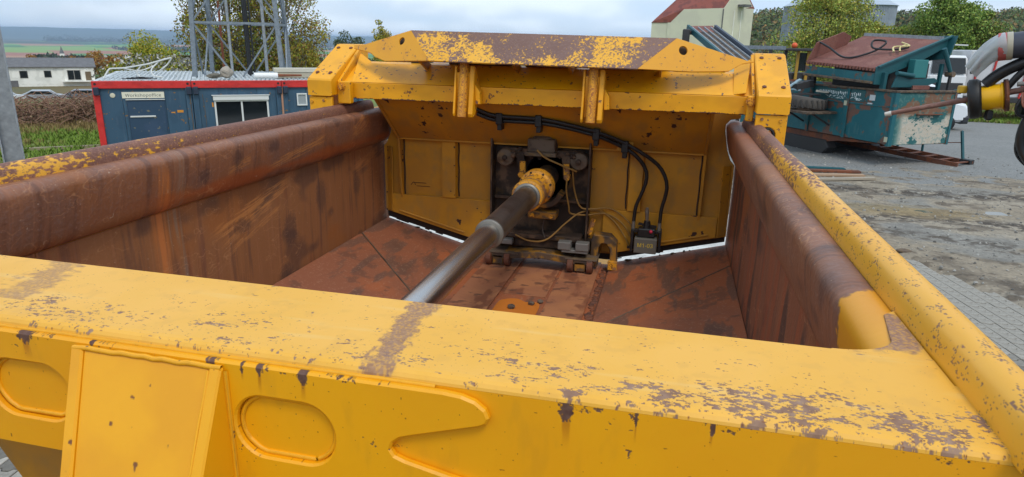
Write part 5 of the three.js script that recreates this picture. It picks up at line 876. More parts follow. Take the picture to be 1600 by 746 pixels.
    const w = part('window', [B(0.55, 2.05, 0.95, 0.99, -0.062, -0.02), B(0.55, 0.60, 0.99, H - 0.60, -0.062, -0.02), B(2.0, 2.05, 0.99, H - 0.60, -0.062, -0.02), B(1.275, 1.325, 0.99, H - 0.60, -0.062, -0.024), B(0.55, 2.05, H - 0.60, H - 0.56, -0.062, -0.02)], whitePlastic, t);
    part('pane', B(0.60, 1.275, 0.99, H - 0.60, -0.056, -0.05, 0), glassDark, w); part('pane', B(1.325, 2.0, 0.99, H - 0.60, -0.056, -0.05, 0), glassDark, w);
    part('shutter_box', B(0.53, 2.07, H - 0.56, H - 0.42, -0.062, 0.03, 0.012), whitePlastic, t); part('shutter_lip', B(0.50, 2.10, H - 0.425, H - 0.405, -0.062, 0.05, 0.004), whitePlastic, t);
    part('cable', T([[0.26, H - 0.38, 0.01], [0.29, 1.5, 0.005], [0.27, 0.3, 0.005]], 0.008, 16, 6), dustSteel, t); part('warning_tape', B(0.49, 0.53, 1.75, 1.88, -0.061, -0.058, 0), flat(C8(214, 140, 30), 0.7), t); part('rain_pipe', cyl([W + 0.005, 0.1, 0.03], [W + 0.005, H - 0.2, 0.03], 0.03, 0.03, 12), flat(C8(176, 130, 104), 0.6), t);
  } else { const w = part('window', [B(0.42, 0.72, 1.75, 1.79, -0.062, -0.02), B(0.42, 0.46, 1.79, 2.08, -0.062, -0.02), B(0.68, 0.72, 1.79, 2.08, -0.062, -0.02), B(0.42, 0.72, 2.08, 2.12, -0.062, -0.02)], whitePlastic, t); part('pane', B(0.46, 0.68, 1.79, 2.08, -0.056, -0.05, 0), flat(C8(150, 156, 158), 0.2), w); }
}
const onC = (name, label, cat, x, y, z, tn = ct) => { const ux = Math.cos(ct), uz = -Math.sin(ct), vx = Math.sin(ct), vz = Math.cos(ct); return thing(name, label, cat, [cx0 + ux * x + vx * z, y - 0.05, cz0 + uz * x + vz * z], { turn: tn, world: false }); };
{ // things lying on the roofs
  let t = onC('guard_rail', 'white bent tubular guard rail lying on the container roof', 'rail', 0.2, 2.5, -1.0);
  part('tube', T([[0, 0.02, 0], [0.16, 0.28, -0.1], [0.5, 0.30, -0.2], [1.1, 0.40, -0.6], [1.75, 0.58, -1.0], [1.6, 0.36, -1.1], [1.3, 0.12, -0.9]], 0.022, 60, 8, 0.2), whitePaint, t);
  part('cross_tube', T([[0.95, 0.37, -0.5], [0.82, 0.18, -0.45], [0.9, 0.03, -0.3]], 0.02, 16, 8), whitePaint, t); part('cross_tube', T([[1.4, 0.47, -0.8], [1.2, 0.25, -0.6], [1.25, 0.08, -0.4], [1.5, 0.03, -0.3]], 0.02, 16, 8), whitePaint, t); part('lower_tube', T([[0.5, 0.29, -0.2], [0.9, 0.22, -0.4], [1.3, 0.36, -0.75]], 0.018, 16, 8), whitePaint, t);
  t = onC('loose_bars', 'dark bars lying loose on the blue container roof edge', 'bars', 1.1, 2.5, -0.35); for (let i = 0; i < 4; i++) part('bar', bar([-0.4 + i * 0.12, 0.035 + i * 0.02, -0.2 + i * 0.06], [0.5 - i * 0.1, 0.05 + 0.03 * (i % 2), 0.12 - i * 0.03], 0.03, 0.02), blackPaint, t);
  t = onC('cloth_bundle', 'grey dirty sack bundle lying on the container roof', 'bundle', 3.3, 2.52, -0.9);
  seed(33); const bl = (r, sx, sy, sz, x, y, z) => { const q = new THREE.IcosahedronGeometry(r, 3), p = q.attributes.position; for (let k = 0; k < p.count; k++) { const f = 0.75 + 0.5 * vn(p.getX(k) * 9 / r * 0.2 + x * 5, p.getY(k) * 9 / r * 0.2 + p.getZ(k) * 7 / r * 0.2); p.setXYZ(k, p.getX(k) * f * sx, p.getY(k) * f * sy, p.getZ(k) * f * sz); } q.computeVertexNormals(); q.translate(x, y, z); return prep(q); };
  part('sack', bl(0.2, 1, 0.85, 1, 0.15, 0.16, 0), flat(C8(160, 150, 136), 0.95), t); part('dark_sack', bl(0.15, 1.4, 0.5, 1, -0.2, 0.08, 0.1), flat(C8(104, 98, 86), 0.95), t);
  t = onC('white_roll', 'white roll lying on the container roof beside the tan box', 'roll', 4.2, 2.52, -0.55); part('roll_sheet', cyl([0, 0.1, 0], [0.68, 0.1, -0.05], 0.085, 0.085, 20), flat(C8(232, 232, 228), 0.6), t); part('brown_stick', cyl([0.66, 0.1, -0.03], [1.4, 0.1, -0.1], 0.045, 0.03, 10), rustBrown, t);
  t = onC('tan_box', 'long tan metal box lying on the container roof beside the bracket', 'box', 4.85, 2.53, -1.0); part('body', B(0, 1.9, 0, 0.16, -0.5, 0, 0.01), flat(C8(172, 162, 140), 0.6), t); part('lid', B(-0.02, 1.92, 0.165, 0.29, -0.52, 0.02, 0.012), flat(C8(194, 188, 170), 0.6), t); part('latch', B(1.25, 1.32, 0.10, 0.18, 0.021, 0.035, 0.004), blackPaint, t);
}

// ---------------------------------------------------------------- steel mast behind the containers
{
  const bx = -13.1, bz = -20.4, t = thing('lattice_mast', 'grey steel lattice mast rising behind the containers', 'mast', [bx, -0.05, bz], { turn: 26 * deg, world: false });
  const w0 = 1.42, tp = 0.04, H = 15, at = y => w0 - y * tp;                    // half width at height y
  const cs = [[-1, -1], [1, -1], [1, 1], [-1, 1]];
  for (const [a, b] of cs) part('leg', bar([a * at(0), 0, b * at(0)], [a * at(H), H, b * at(H)], 0.13, 0.13), mastSteel, t);
  const lv = [0.3, 4.15, 7.4, 10.2, 12.6, 14.6];
  for (let k = 0; k < lv.length; k++) for (let s = 0; s < 4; s++) { const [a, b] = cs[s], [c, d] = cs[(s + 1) % 4], y = lv[k]; part('cross_member', bar([a * at(y), y, b * at(y)], [c * at(y), y, d * at(y)], 0.07, 0.07), mastSteel, t);
    if (k < lv.length - 1) { const y2 = lv[k + 1]; part('brace', bar([a * at(y), y, b * at(y)], [c * at(y2), y2, d * at(y2)], 0.05, 0.05), mastSteel, t); part('brace', bar([c * at(y), y, d * at(y)], [a * at(y2), y2, b * at(y2)], 0.05, 0.05), mastSteel, t); } }
  part('cable_ladder', [bar([0.12, 0, 0.1], [0.02, H, 0.05], 0.05, 0.05), bar([0.32, 0, 0.1], [0.2, H, 0.05], 0.05, 0.05), ...Array.from({ length: 40 }, (_, i) => bar([0.1, 0.4 + i * 0.36, 0.1], [0.32, 0.4 + i * 0.36, 0.1], 0.03, 0.03))], blackPaint, t);
  part('cable_bundle', [cyl([0.2, 0, 0.16], [0.1, H, 0.1], 0.06, 0.06, 10)], hoseBlack, t);
  part('inner_pole', cyl([-0.35, 0, 0.35], [-0.42, H, 0.2], 0.045, 0.045, 10), galv, t); part('inner_pole', cyl([0.75, 0, 0.3], [0.62, H, 0.2], 0.05, 0.05, 10), galv, t);
  const r = thing('rusty_pole', 'thin rusty pole standing behind the steel mast', 'pole', [-14.9, -0.05, -21.7], { world: false }); part('shaft', cyl([0, 0, 0], [0.03, 4.7, 0], 0.05, 0.04, 10), flat(C8(130, 74, 52), 0.9), r); part('tip', cyl([0.03, 4.7, 0], [0.03, 4.95, 0], 0.06, 0.02, 8), rustBrown, r);
}
// galvanised post at the left
{
  const t = thing('steel_post', 'grey galvanised steel beam post standing on the grass', 'post', [-6.27, -0.05, -6.07], { turn: 48 * deg, world: false });
  part('web', B(-0.10, 0.07, 0, 6.5, -0.012, 0.012, 0.002), galv, t); part('flange', B(0.07, 0.085, 0, 6.5, -0.10, 0.10, 0.003), galv, t); part('flange', B(-0.115, -0.10, 0, 6.5, -0.10, 0.10, 0.003), galv, t); part('base_plate', B(-0.2, 0.18, 0, 0.03, -0.18, 0.18), galv, t);
}

// ---------------------------------------------------------------- white house, cars and village on the left
function house(name, label, x, z, ry, w, d, h, rh, wallM, roofM, wins, base) {
  const y = base !== undefined ? base : terrainH(x, z) - 0.2, t = thing(name, label, 'house', [x, y, z], { turn: ry, world: false });
  part('wall', P([[-d / 2, 0], [d / 2, 0], [d / 2, h], [0, h + rh], [-d / 2, h]], -w / 2, w / 2, 'x', 0), wallM, t);
  const th = 0.14, ov = 0.35, k = rh / (d / 2); for (const s of [-1, 1]) part('roof', P([[s * -0.02, h + rh + 0.02], [s * (d / 2 + ov), h - ov * k + 0.02], [s * (d / 2 + ov), h - ov * k + 0.02 + th], [0, h + rh + 0.02 + th]], -w / 2 - ov, w / 2 + ov, 'x', 0), roofM, t);
  for (const [a, b, c, e] of wins) { const f = part('window', [B(a, b, c, e, d / 2 + 0.01, d / 2 + 0.05, 0)], flat(C8(120, 116, 108), 0.6), t); part('pane', B(a + 0.08, b - 0.08, c + 0.08, e - 0.08, d / 2 + 0.052, d / 2 + 0.07, 0), glassDark, f); }
  return t;
}
const stucco = tex(256, 256, 4, 4, (u, v, o) => { const n = fbt(u, v, 6, 4, 3); o[0] = 0.93; o[1] = 0.92; o[2] = 0.88; mix3(o, C8(210, 208, 198), ss(0.4, 0.7, n) * 0.6); o[3] = 0.9; o[4] = n; }, 0.004), greyTile = tex(256, 256, 4, 4, (u, v, o) => { const n = fbt(u, v, 10, 4, 3); const k = 0.36 + 0.1 * n; o[0] = k; o[1] = k * 0.98; o[2] = k * 0.98; o[3] = 0.85; o[4] = n; }, 0.01), redTile = tex(256, 256, 4, 4, (u, v, o) => { const n = fbt(u, v, 10, 4, 3); o[0] = 0.53; o[1] = 0.29; o[2] = 0.24; mix3(o, C8(112, 62, 54), ss(0.4, 0.7, n)); o[3] = 0.85; o[4] = n; }, 0.01);
{ const h = house('white_house', 'long white house with grey roof and small windows below the fields', -111.5, -103, 47 * deg, 13.5, 7, 3.15, 1.35, stucco, greyTile, [[-4.6, -3.4, 1.2, 2.5], [-1.0, 0.1, 1.3, 2.5]], -5.35); part('annex', P([[-3.4, 0], [3.4, 0], [3.4, 3.0], [0, 4.15], [-3.4, 3.0]], 2.0, 6.73, 'x', 0).translate(0, 0, 0.25), stucco, h); { const f = part('window', B(2.5, 4.6, 0.8, 2.6, 3.655, 3.70, 0), flat(C8(150, 146, 138), 0.6), h); part('pane', B(2.6, 3.5, 0.9, 2.5, 3.702, 3.72, 0), glassDark, f); part('pane', B(3.6, 4.5, 0.9, 2.5, 3.702, 3.72, 0), glassDark, f); } part('balcony', B(1.6, 6.8, 0.5, 0.7, 3.66, 4.6), stucco, h); part('garage_door', B(-6.5, -5.0, -0.9, 0.8, 3.51, 3.6), greyTile, h); part('cellar', B(-6.7, 6.7, -1.2, 0.02, -3.4, 3.49, 0), stucco, h); part('dark_door', B(5.3, 6.2, 0.7, 2.3, 3.66, 3.72), flat(C8(110, 92, 66), 0.7), h); }
seed(901); [[-640, -604, 12, 'white church tower with dark pointed roof beyond the fields']].forEach(([x, z, s, l]) => { const y = terrainH(x, z) - 1, t = thing('church', l, 'church', [x, y, z], { turn: 0.7, world: false }); part('tower', B(-2, 2, 0, 9, -2, 2, 0), stucco, t); part('spire', new THREE.ConeGeometry(2.9, 8, 4).rotateY(Math.PI / 4).translate(0, 13, 0), greyTile, t); part('nave', P([[-3.5, 0], [3.5, 0], [3.5, 4], [0, 7], [-3.5, 4]], 2, 12, 'x', 0), greyTile, t); });
[[-118, -146, 'grey-roofed low building beside the white house'], [-172, -178, 'small pale house behind the autumn trees'], [-240, -300, 'white house far down the slope']].forEach(([x, z, l], i) => house('village_house', l, x, z, 0.5 + i * 0.4, 12, 8, 3, 2, stucco, i === 1 ? redTile : greyTile, [[-3, -2, 1, 2.2], [1, 2, 1, 2.2]]));
function car(name, label, pos, turn, col, group) {
  const t = thing(name, label, 'car', pos, { turn, world: false, group }); const body = [[-2.15, 0.35], [2.15, 0.35], [2.2, 0.7], [2.05, 0.85], [1.1, 0.98], [0.55, 1.42], [-1.2, 1.45], [-1.95, 1.05], [-2.2, 0.95]];
  part('body', P(body, -0.85, 0.85, 'z', 0.07), flat(col, 0.3, 0.1), t); part('side_glass', P([[0.95, 0.98], [0.48, 1.34], [-1.15, 1.37], [-1.7, 1.02]], -0.862, 0.862, 'z', 0.01), glassDark, t); part('windscreen', plane3([[1.13, 1.0, 0.7], [1.13, 1.0, -0.7], [0.62, 1.40, -0.62], [0.62, 1.40, 0.62]], 0.02), glassDark, t);
  for (const [x, z] of [[-1.35, 0.8], [1.35, 0.8], [-1.35, -0.8], [1.35, -0.8]]) { const w = part('wheel', lathe([[0.18, -0.1], [0.31, -0.11], [0.33, 0], [0.31, 0.11], [0.18, 0.1]], [x, 0.33, z], [0, 0, 1], 20), blackRubber, t); part('rim', lathe([[0, 0.08], [0.18, 0.08], [0.2, -0.08], [0, -0.08]], [x, 0.33, z], [0, 0, 1], 16), zinc, w); } return t;
}
[[-70.5, -64.2, 'silver', [0.62, 0.64, 0.66], 'silver car parked below the white house'], [-68.2, -67.8, 'grey', [0.42, 0.44, 0.47], 'dark grey car parked below the white house'], [-72.5, -60.8, 'white', [0.75, 0.75, 0.74], 'white car parked below the white house near the post']].forEach(([x, z, , c, l]) => car('parked_car', l, [x, terrainH(x, z), z], 0.75, c, 'cars parked below the house'));
// brush heap and grass on the left
{
  seed(1001); const tw = []; for (let i = 0; i < 1500; i++) { const k = rnd(), x = lerp(-26.5, -20.2, k) + (rnd() - 0.5) * 3, z = lerp(-22.2, -27, k) + (rnd() - 0.5) * 3.5, hh = 1.25 * Math.pow(rnd(), 1.5) * (0.55 + 0.65 * k), a = rnd() * 6.28, l = 0.4 + rnd() * 0.9, dy = (rnd() - 0.4) * 0.7; tw.push(T([[x, hh, z], [x + Math.cos(a) * l * 0.5, hh + dy * 0.7 + 0.1, z + Math.sin(a) * l * 0.5], [x + Math.cos(a) * l, hh + dy * 0.6 - 0.05, z + Math.sin(a) * l]], 0.007 + rnd() * 0.014, 4, 3)); }
  const m = part('brush_heap', tw, flat(C8(138, 104, 82), 0.95), null); m.userData = { label: 'heap of cut brown branches and brambles on the grass', kind: 'stuff' };
  const lv = leafGeo(9000, () => { const k = rnd(), x = lerp(-26.5, -20.2, k) + (rnd() - 0.5) * 3.2, z = lerp(-22.2, -27, k) + (rnd() - 0.5) * 3.6; return [x, Math.pow(rnd(), 1.7) * (0.6 + 0.6 * k), z]; }, 0.05, [[.20, .11, .07], [.15, .08, .055], [.24, .15, .08], [.13, .11, .04]]); const b = raw('bramble_leaves', lv, leafMat); b.userData = { label: 'brown withered bramble leaves over the branch heap', kind: 'stuff' };
  seed(1101); const pale = leafGeo(3500, () => { const a = rnd(); return [lerp(-21.8, -17.6, a) + (rnd() - 0.5) * 2, Math.pow(rnd(), 0.8) * 2.9, lerp(-24, -27, a) + (rnd() - 0.5) * 1.5]; }, 0.07, [[.52, .50, .46], [.36, .36, .30], [.6, .58, .54], [.12, .14, .05], [.16, .15, .06]]); const pm = raw('seed_head_tangle', pale, leafMat); pm.userData = { label: 'pale fluffy seed heads of climbers under the thin-crowned tree', kind: 'stuff' };
}
{
  const g = new THREE.BufferGeometry(); const p = [], b = 5; for (let i = 0; i < b; i++) { const a = i * 1.9, dx = Math.cos(a) * 0.03, dz = Math.sin(a) * 0.03, lx = Math.cos(a + 1) * 0.09, lz = Math.sin(a + 1) * 0.09; p.push(-dx, 0, -dz, dx, 0, dz, lx, 0.16, lz); } g.setAttribute('position', new THREE.Float32BufferAttribute(p, 3)); g.computeVertexNormals();
  const N = 26000, m = new THREE.InstancedMesh(g, new THREE.MeshStandardMaterial({ roughness: 0.9, side: THREE.DoubleSide }), N); seed(1201); const M = new THREE.Matrix4(), Q = new THREE.Quaternion(), c = new THREE.Color();
  for (let i = 0; i < N; i++) { let x, z; if (i < 20000) { const a = (-52 + rnd() * 22) * deg, r = 17 + Math.sqrt(rnd()) * 26; x = 1 + r * Math.sin(a); z = -r * Math.cos(a); } else { const a = (13 + rnd() * 13) * deg, r = 45 + rnd() * 20; x = 1 + r * Math.sin(a); z = -r * Math.cos(a); }
    const n = fbm(x * 0.35, z * 0.35 + 7, 3), s = 0.5 + rnd() * 0.9 + (i < 20000 ? 0 : 0.3); Q.setFromAxisAngle(V(0, 1, 0), rnd() * 6.28); M.compose(V(x, terrainH(x, z) - 0.04, z), Q, V(s, s * (0.6 + n), s)); m.setMatrixAt(i, M); const dry = ss(0.40, 0.60, n + (rnd() - 0.5) * 0.3); c.setRGB(lerp(.17, .27, dry), lerp(.26, .19, dry), lerp(.03, .07, dry)); m.setColorAt(i, c); }
  m.name = 'grass'; m.userData = { kind: 'stuff', label: 'green and withered grass beyond the yard' }; m.castShadow = m.receiveShadow = true; scene.add(m);
}
solo('kerb_timber', [bar([-19.6, 0.03, -17.0], [-15.9, 0.03, -20.2], 0.16, 0.1)], flat(C8(150, 138, 112), 0.9), 'pale timber edging lying in the grass by the container', 'timber');

// ---------------------------------------------------------------- white mill building and silos
{
  const t = thing('mill_building', 'tall cream farm building with red roof behind the spill plate', 'building', [3.5, 0, -82], { world: true }), cream = tex(256, 256, 6, 6, (u, v, o) => { const n = fbt(u, v, 5, 4, 3); o[0] = 0.80; o[1] = 0.79; o[2] = 0.70; mix3(o, C8(190, 188, 170), ss(0.4, 0.7, n) * 0.5); o[3] = 0.9; o[4] = n; }, 0.004);
  part('front_wall', P([[0.0, 0], [5.6, 0], [5.6, 7.78], [1.35, 7.62], [0.0, 6.2]], -80.6, -80, 'z', 0), cream, t);
  part('left_wall', P([[-80.02, 0], [-80.02, 6.2], [-84, 6.2], [-84, 0]], -0.3, 0.0, 'x', 0), cream, t);
  part('wing', B(-2.05, -0.3, 0, 6.16, -84, -80.1, 0), cream, t);
  const gw = [[5.6, -80.0], [9.0, -83.0]]; const ga = V(5.6, 0, -80), gb = V(9.1, 0, -84.2), L = ga.distanceTo(gb), ang = Math.atan2(-(gb.z - ga.z), gb.x - ga.x);
  const gg = P([[0, 0], [L, 0], [L, 7.9], [L / 2, 10.4], [0, 7.78]], -0.3, 0, 'z', 0); gg.rotateY(ang); gg.translate(5.6, 0, -80.0); part('gable_wall', gg, cream, t);
  part('roof', new ConvexGeometry([[-2.1, 6.17, -80.02], [0.02, 6.19, -80.02], [1.36, 7.63, -80.02], [5.58, 7.80, -80.02], [9.2, 7.95, -84.3], [7.35, 10.6, -82.3], [2.2, 10.6, -84], [-2.1, 6.17, -86], [9.2, 7.8, -88]].map(p => V(...p))), redTile, t);
  const seam = (f, w) => { const g = B(f * L - w, f * L + w, 0, 7.6, 0.002, 0.08, 0); g.rotateY(ang); g.translate(5.6, 0, -80); return g; }; part('seam', seam(0.34, 0.06), stucco, t); part('seam', seam(0.58, 0.05), stucco, t); part('corner_seam', B(5.5, 5.62, 0, 7.7, -79.998, -79.94, 0), greyTile, t);
  const hs = B(0.44 * L, 0.64 * L, 8.0, 8.25, 0.0, 1.0, 0); hs.rotateY(ang); hs.translate(5.6, 0, -80); part('hoist_beam', hs, greyTile, t);
}
[[18.9, -109, 3.2, 9.5, 'ribbed steel silo with cone roof beside the cream building'], [26.9, -107, 3.1, 9.6, 'ribbed steel silo rising behind the green trees']].forEach(([x, z, r, h, l]) => {
  const t = thing('grain_silo', l, 'silo', [x, 0, z], { world: false, group: 'steel grain silos' }), n = 56, pts = []; for (let i = 0; i < n * 2; i++) { const a = i / (n * 2) * Math.PI * 2, q = r + (i % 2 ? 0.07 : -0.07); pts.push([q * Math.cos(a), q * Math.sin(a)]); }
  part('ribbed_wall', P(pts, 0, h, 'y', 0), tex(128, 128, 3, 3, (u, v, o) => { const k = 0.5 + 0.12 * fbt(u, v, 6, 3, 3); o[0] = k; o[1] = k * 1.06; o[2] = k * 1.14; o[3] = 0.5; o[4] = 0.5; }, 0), t); part('cone_roof', new THREE.ConeGeometry(r + 0.25, 1.9, 40).translate(0, h + 0.95, 0), flat(C8(170, 180, 190), 0.45, 0.2), t); part('vent', cyl([-r * 0.55, h + 0.4, 0], [-r * 0.55, h + 3.4, 0], 0.3, 0.3, 12), flat(C8(100, 130, 150), 0.5), t);
});
// ---------------------------------------------------------------- crusher yard on the right
const teal = tex(1024, 1024, 3, 3, (u, v, o) => {
  const n = fbt(u, v, 4, 5, 3), r = fbt(u, v, 7, 5, 40, 0.6), f = fbt(u, v, 40, 3, 9), s = fb2(u, v, 24, 7, 3, 70);
  o[0] = 0.07; o[1] = 0.36; o[2] = 0.39; mix3(o, C8(44, 110, 116), ss(0.4, 0.7, n) * 0.6); mix3(o, C8(120, 76, 60), ss(0.55, 0.62, r + (f - 0.5) * 0.15) * 0.9); mix3(o, C8(90, 110, 110), ss(0.6, 0.75, s) * 0.4); o[3] = 0.6; o[4] = n; }, 0.002);
const tealEnd = tex(512, 512, 1, 1, (u, v, o) => {
  const n = fbm(u * 5, v * 4, 5, 0.6), f = fbm(u * 30, v * 26, 4); o[0] = 0.16; o[1] = 0.38; o[2] = 0.38; mix3(o, C8(120, 84, 62), ss(0.45, 0.52, n + (f - 0.5) * 0.2) * ss(0.45, 0.6, v)); const w = ss(0.0, 0.06, n * 0.7 + f * 0.3 - 0.5 + 0.10 * ss(0.6, 0.35, v)) * ss(0.62, 0.5, v) * ss(0.05, 0.2, u); mix3(o, mixc(C8(176, 162, 140), C8(206, 200, 190), f), w); mix3(o, C8(108, 132, 124), ss(0.55, 0.7, f) * 0.5); o[3] = 0.75; o[4] = n; }, 0.002);
const darkSteel = flat(C8(52, 50, 50), 0.6), tealFlat = flat(C8(22, 80, 86), 0.55);
const rustSheet = tex(512, 512, 2, 2, (u, v, o) => { const n = fbt(u, v, 5, 5, 3), f = fbt(u, v, 60, 3, 9); o[0] = 0.48; o[1] = 0.30; o[2] = 0.26; mix3(o, C8(140, 96, 82), ss(0.4, 0.7, n) * 0.7); mix3(o, C8(96, 58, 48), ss(0.55, 0.75, f) * 0.5); o[3] = 0.85; o[4] = f; }, 0.003);
const signScrawl = canvasMat(512, 128, (x, w, h) => { x.fillStyle = '#2f5a5c'; x.fillRect(0, 0, w, h); seed(61); x.fillStyle = '#d9dedc'; for (let i = 0; i < 24; i++) { const a = 20 + i * 19; x.fillRect(a, 22 + rnd() * 14, 5 + rnd() * 6, 30 + rnd() * 10); x.fillRect(a, 26 + rnd() * 20, 12, 6 + rnd() * 4); } for (let i = 0; i < 60; i++) { const a = 90 + rnd() * 380; x.fillRect(a, 74 + rnd() * 40, 4 + rnd() * 14, 3 + rnd() * 9); } x.fillStyle = '#2b5a5e'; for (let i = 0; i < 400; i++) x.fillRect(rnd() * w, rnd() * h, 4, 4); });
{
  const t = thing('mobile_crusher', 'old teal mobile crusher with rust patches and folded hopper on top', 'crusher', [7.89, 0, -23.5], { turn: 30.6 * deg, world: false });
  // side wall: panels between uprights (local x right along the end, -z away along the side)
  const y0 = 0.78, y1 = 2.42; const zs = [-0.05, -1.9, -3.7, -7.4];
  for (let i = 0; i < 3; i++) { const lo = z => y0 + 0.02 * -z; part('side_panel', P([[zs[i], y0], [zs[i + 1] + 0.02, y0 - (i === 2 ? 0 : 0)], [zs[i + 1] + 0.02, y1], [zs[i], y1]].reverse(), 0.0, 0.05, 'x', 0.006), teal, t); part('upright', B(-0.06, 0.0, y0 - 0.02, y1, zs[i] - 0.10, zs[i] + 0.02, 0.01), teal, t); }
  part('upper_strip', B(-0.03, -0.001, 1.93, 1.98, -7.3, -0.2, 0.005), teal, t);
  { const g = new THREE.BoxGeometry(0.004, 0.36, 2.2); const u = g.attributes.uv; g.translate(-0.012, 2.2, -2.35); g.userData.ownUV = true; part('faded_lettering', g, signScrawl, t); }
  part('white_patch', [B(-0.018, -0.012, 2.1, 2.28, -1.05, -0.82, 0), B(-0.018, -0.012, 1.95, 2.02, -1.1, -0.9, 0)], flat(C8(200, 204, 204), 0.8), t);
  for (const [a, b] of [[-2.0, 1.85], [-0.08, 0.86]]) part('reflector', B(-0.075, -0.06, b, b + 0.16, a - 0.06, a + 0.06, 0), flat(C8(190, 188, 160), 0.5), t);
  const eg = uvBy(B(0.06, 2.42, y0 - 0.02, y1 - 0.02, -0.05, 0.0, 0.01), (x, y, z) => [x / 2.42, (y - y0) / (y1 - y0)]); part('end_wall', eg, tealEnd, t);
  part('corner_post', B(-0.06, 0.10, y0 - 0.06, y1 + 0.02, -0.08, 0.03, 0.012), teal, t); part('corner_post', B(2.36, 2.46, y0 - 0.04, y1 + 0.1, -0.08, 0.03, 0.012), teal, t); part('top_rim', [B(-0.08, 2.48, y1, y1 + 0.07, -0.1, 0.05, 0.012)], dustSteel, t); part('side_rim', B(-0.08, 0.04, y1, y1 + 0.07, -7.4, -0.1, 0.012), dustSteel, t); part('step_ledge', B(0.9, 1.9, 1.72, 1.75, 0.0, 0.12, 0.005), rustBrown, t);
  part('far_side', B(2.40, 2.45, y0, y1, -7.4, -0.06, 0), teal, t); part('floor', B(0.05, 2.4, y0, y0 + 0.05, -7.4, -0.06, 0), rustBrown, t); part('rear_wall', B(0.0, 2.45, y0, y1, -7.46, -7.4, 0), rustBrown, t);
  part('lower_beam', P([[-0.3, y0 - 0.03], [-5.6, y0 - 0.03], [-5.6, 0.42], [-3.2, 0.42], [-2.2, 0.60]], 0.1, 0.3, 'x', 0.01), rustBrown, t); part('lower_beam', P([[-0.3, y0 - 0.03], [-5.6, y0 - 0.03], [-5.6, 0.42], [-3.2, 0.42], [-2.2, 0.60]], 2.1, 2.3, 'x', 0.01), rustBrown, t);
  for (const x of [0.25, 2.2]) part('crawler_track', P([[-5.9, 0.3], [-5.7, 0.0], [-2.9, 0.0], [-2.6, 0.3], [-2.8, 0.55], [-5.8, 0.55]].reverse(), x - 0.22, x + 0.22, 'x', 0.03), darkSteel, t);
  part('scrap_shelf', B(-1.35, -0.062, 1.52, 1.60, -4.2, -2.3, 0.01), dustSteel, t); for (const z of [-3.9, -2.6]) part('shelf_bracket', bar([-0.07, 1.1, z], [-0.9, 1.52, z], 0.06, 0.06), darkSteel, t);
  // hopper: rusty ribbed trough that climbs to the right, teal end
  const q = (x, y, z) => [x, y, z];
  part('hopper_sheet', plane3([q(-0.25, 3.12, -0.8), q(2.40, 4.06, -0.85), q(2.40, 4.20, -4.2), q(-0.25, 3.25, -4.0)], 0.03), rustSheet, t);
  part('hopper_flap', plane3([q(-0.25, 3.26, -3.9), q(1.5, 3.90, -4.1), q(1.6, 4.16, -4.0), q(1.15, 4.30, -3.9), q(-0.05, 3.92, -3.9)], 0.04), rustSheet, t);
  part('hopper_rim', [bar([2.40, 4.10, -0.85], [2.40, 4.24, -4.2], 0.06, 0.12)], galv, t);
  seed(88); for (let i = 0; i < 22; i++) part('rib', B(-0.30, -0.22, 3.03 + i * 0.006, 3.14 + i * 0.006, -0.84 - i * 0.145, -0.78 - i * 0.145, 0.006), rustSheet, t);
  part('hopper_side', P([[-0.8, 2.98], [-4.0, 3.10], [-4.0, 2.82], [-0.8, 2.70]], -0.24, -0.20, 'x', 0.006), teal, t); part('hopper_lip', P([[-0.8, 2.72], [-4.0, 2.84], [-4.0, 2.76], [-0.8, 2.64]], -0.34, -0.18, 'x', 0.01), dustSteel, t);
  part('hopper_end', P([[-0.25, 2.62], [0.15, 2.60], [0.3, 2.95], [1.5, 3.36], [2.55, 3.86], [2.62, 4.18], [1.3, 3.74], [0.1, 3.30], [-0.25, 3.16]], -0.80, -0.74, 'z', 0.01), tealFlat, t);
  part('hopper_end_lip', bar([-0.2, 3.17, -0.72], [2.6, 4.18, -0.70], 0.10, 0.05), tealFlat, t);
  part('hopper_corner', plane3([q(2.62, 4.18, -0.5), q(2.45, 3.45, -0.5), q(2.3, 3.2, -2.6), q(2.6, 4.1, -3.6)], 0.05), tealFlat, t);
  part('ram', cyl([1.95, 3.78, -0.35], [2.4, 2.95, -0.3], 0.075, 0.06, 12), tealFlat, t); part('ram', cyl([0.25, 3.0, -0.4], [0.95, 2.92, -0.4], 0.07, 0.07, 12), tealFlat, t); part('ram_pin', cyl([2.36, 2.98, -0.45], [2.36, 2.98, -0.18], 0.09, 0.09, 12), dustSteel, t);
  part('control_box', B(0.95, 1.50, 2.85, 3.42, -0.68, -0.42, 0.02), flat(C8(44, 116, 116), 0.5), t); part('frame_post', [B(2.05, 2.15, 2.45, 3.3, -0.5, -0.4)], tealFlat, t); part('frame_post', B(2.28, 2.36, 2.45, 3.0, -0.3, -0.22), darkSteel, t); part('frame_post', B(0.0, 0.12, 2.45, 3.0, -0.75, -0.6), tealFlat, t); part('frame_post', B(0.0, 0.12, 2.45, 2.9, -3.9, -3.75), darkSteel, t); part('frame_post', B(1.4, 1.52, 2.45, 3.8, -4.0, -3.85), darkSteel, t);
  part('lower_plate', P([[0.2, 2.55], [1.5, 2.55], [2.1, 2.75], [1.9, 2.85], [0.9, 2.80], [0.35, 2.95]], -0.5, -0.44, 'z', 0.01), tealFlat, t); part('rust_plate', B(0.9, 1.6, 2.49, 2.62, -0.35, -0.3), rustSheet, t); part('engine_block', B(0.5, 2.1, 2.45, 3.3, -3.4, -0.9, 0.03), darkSteel, t);
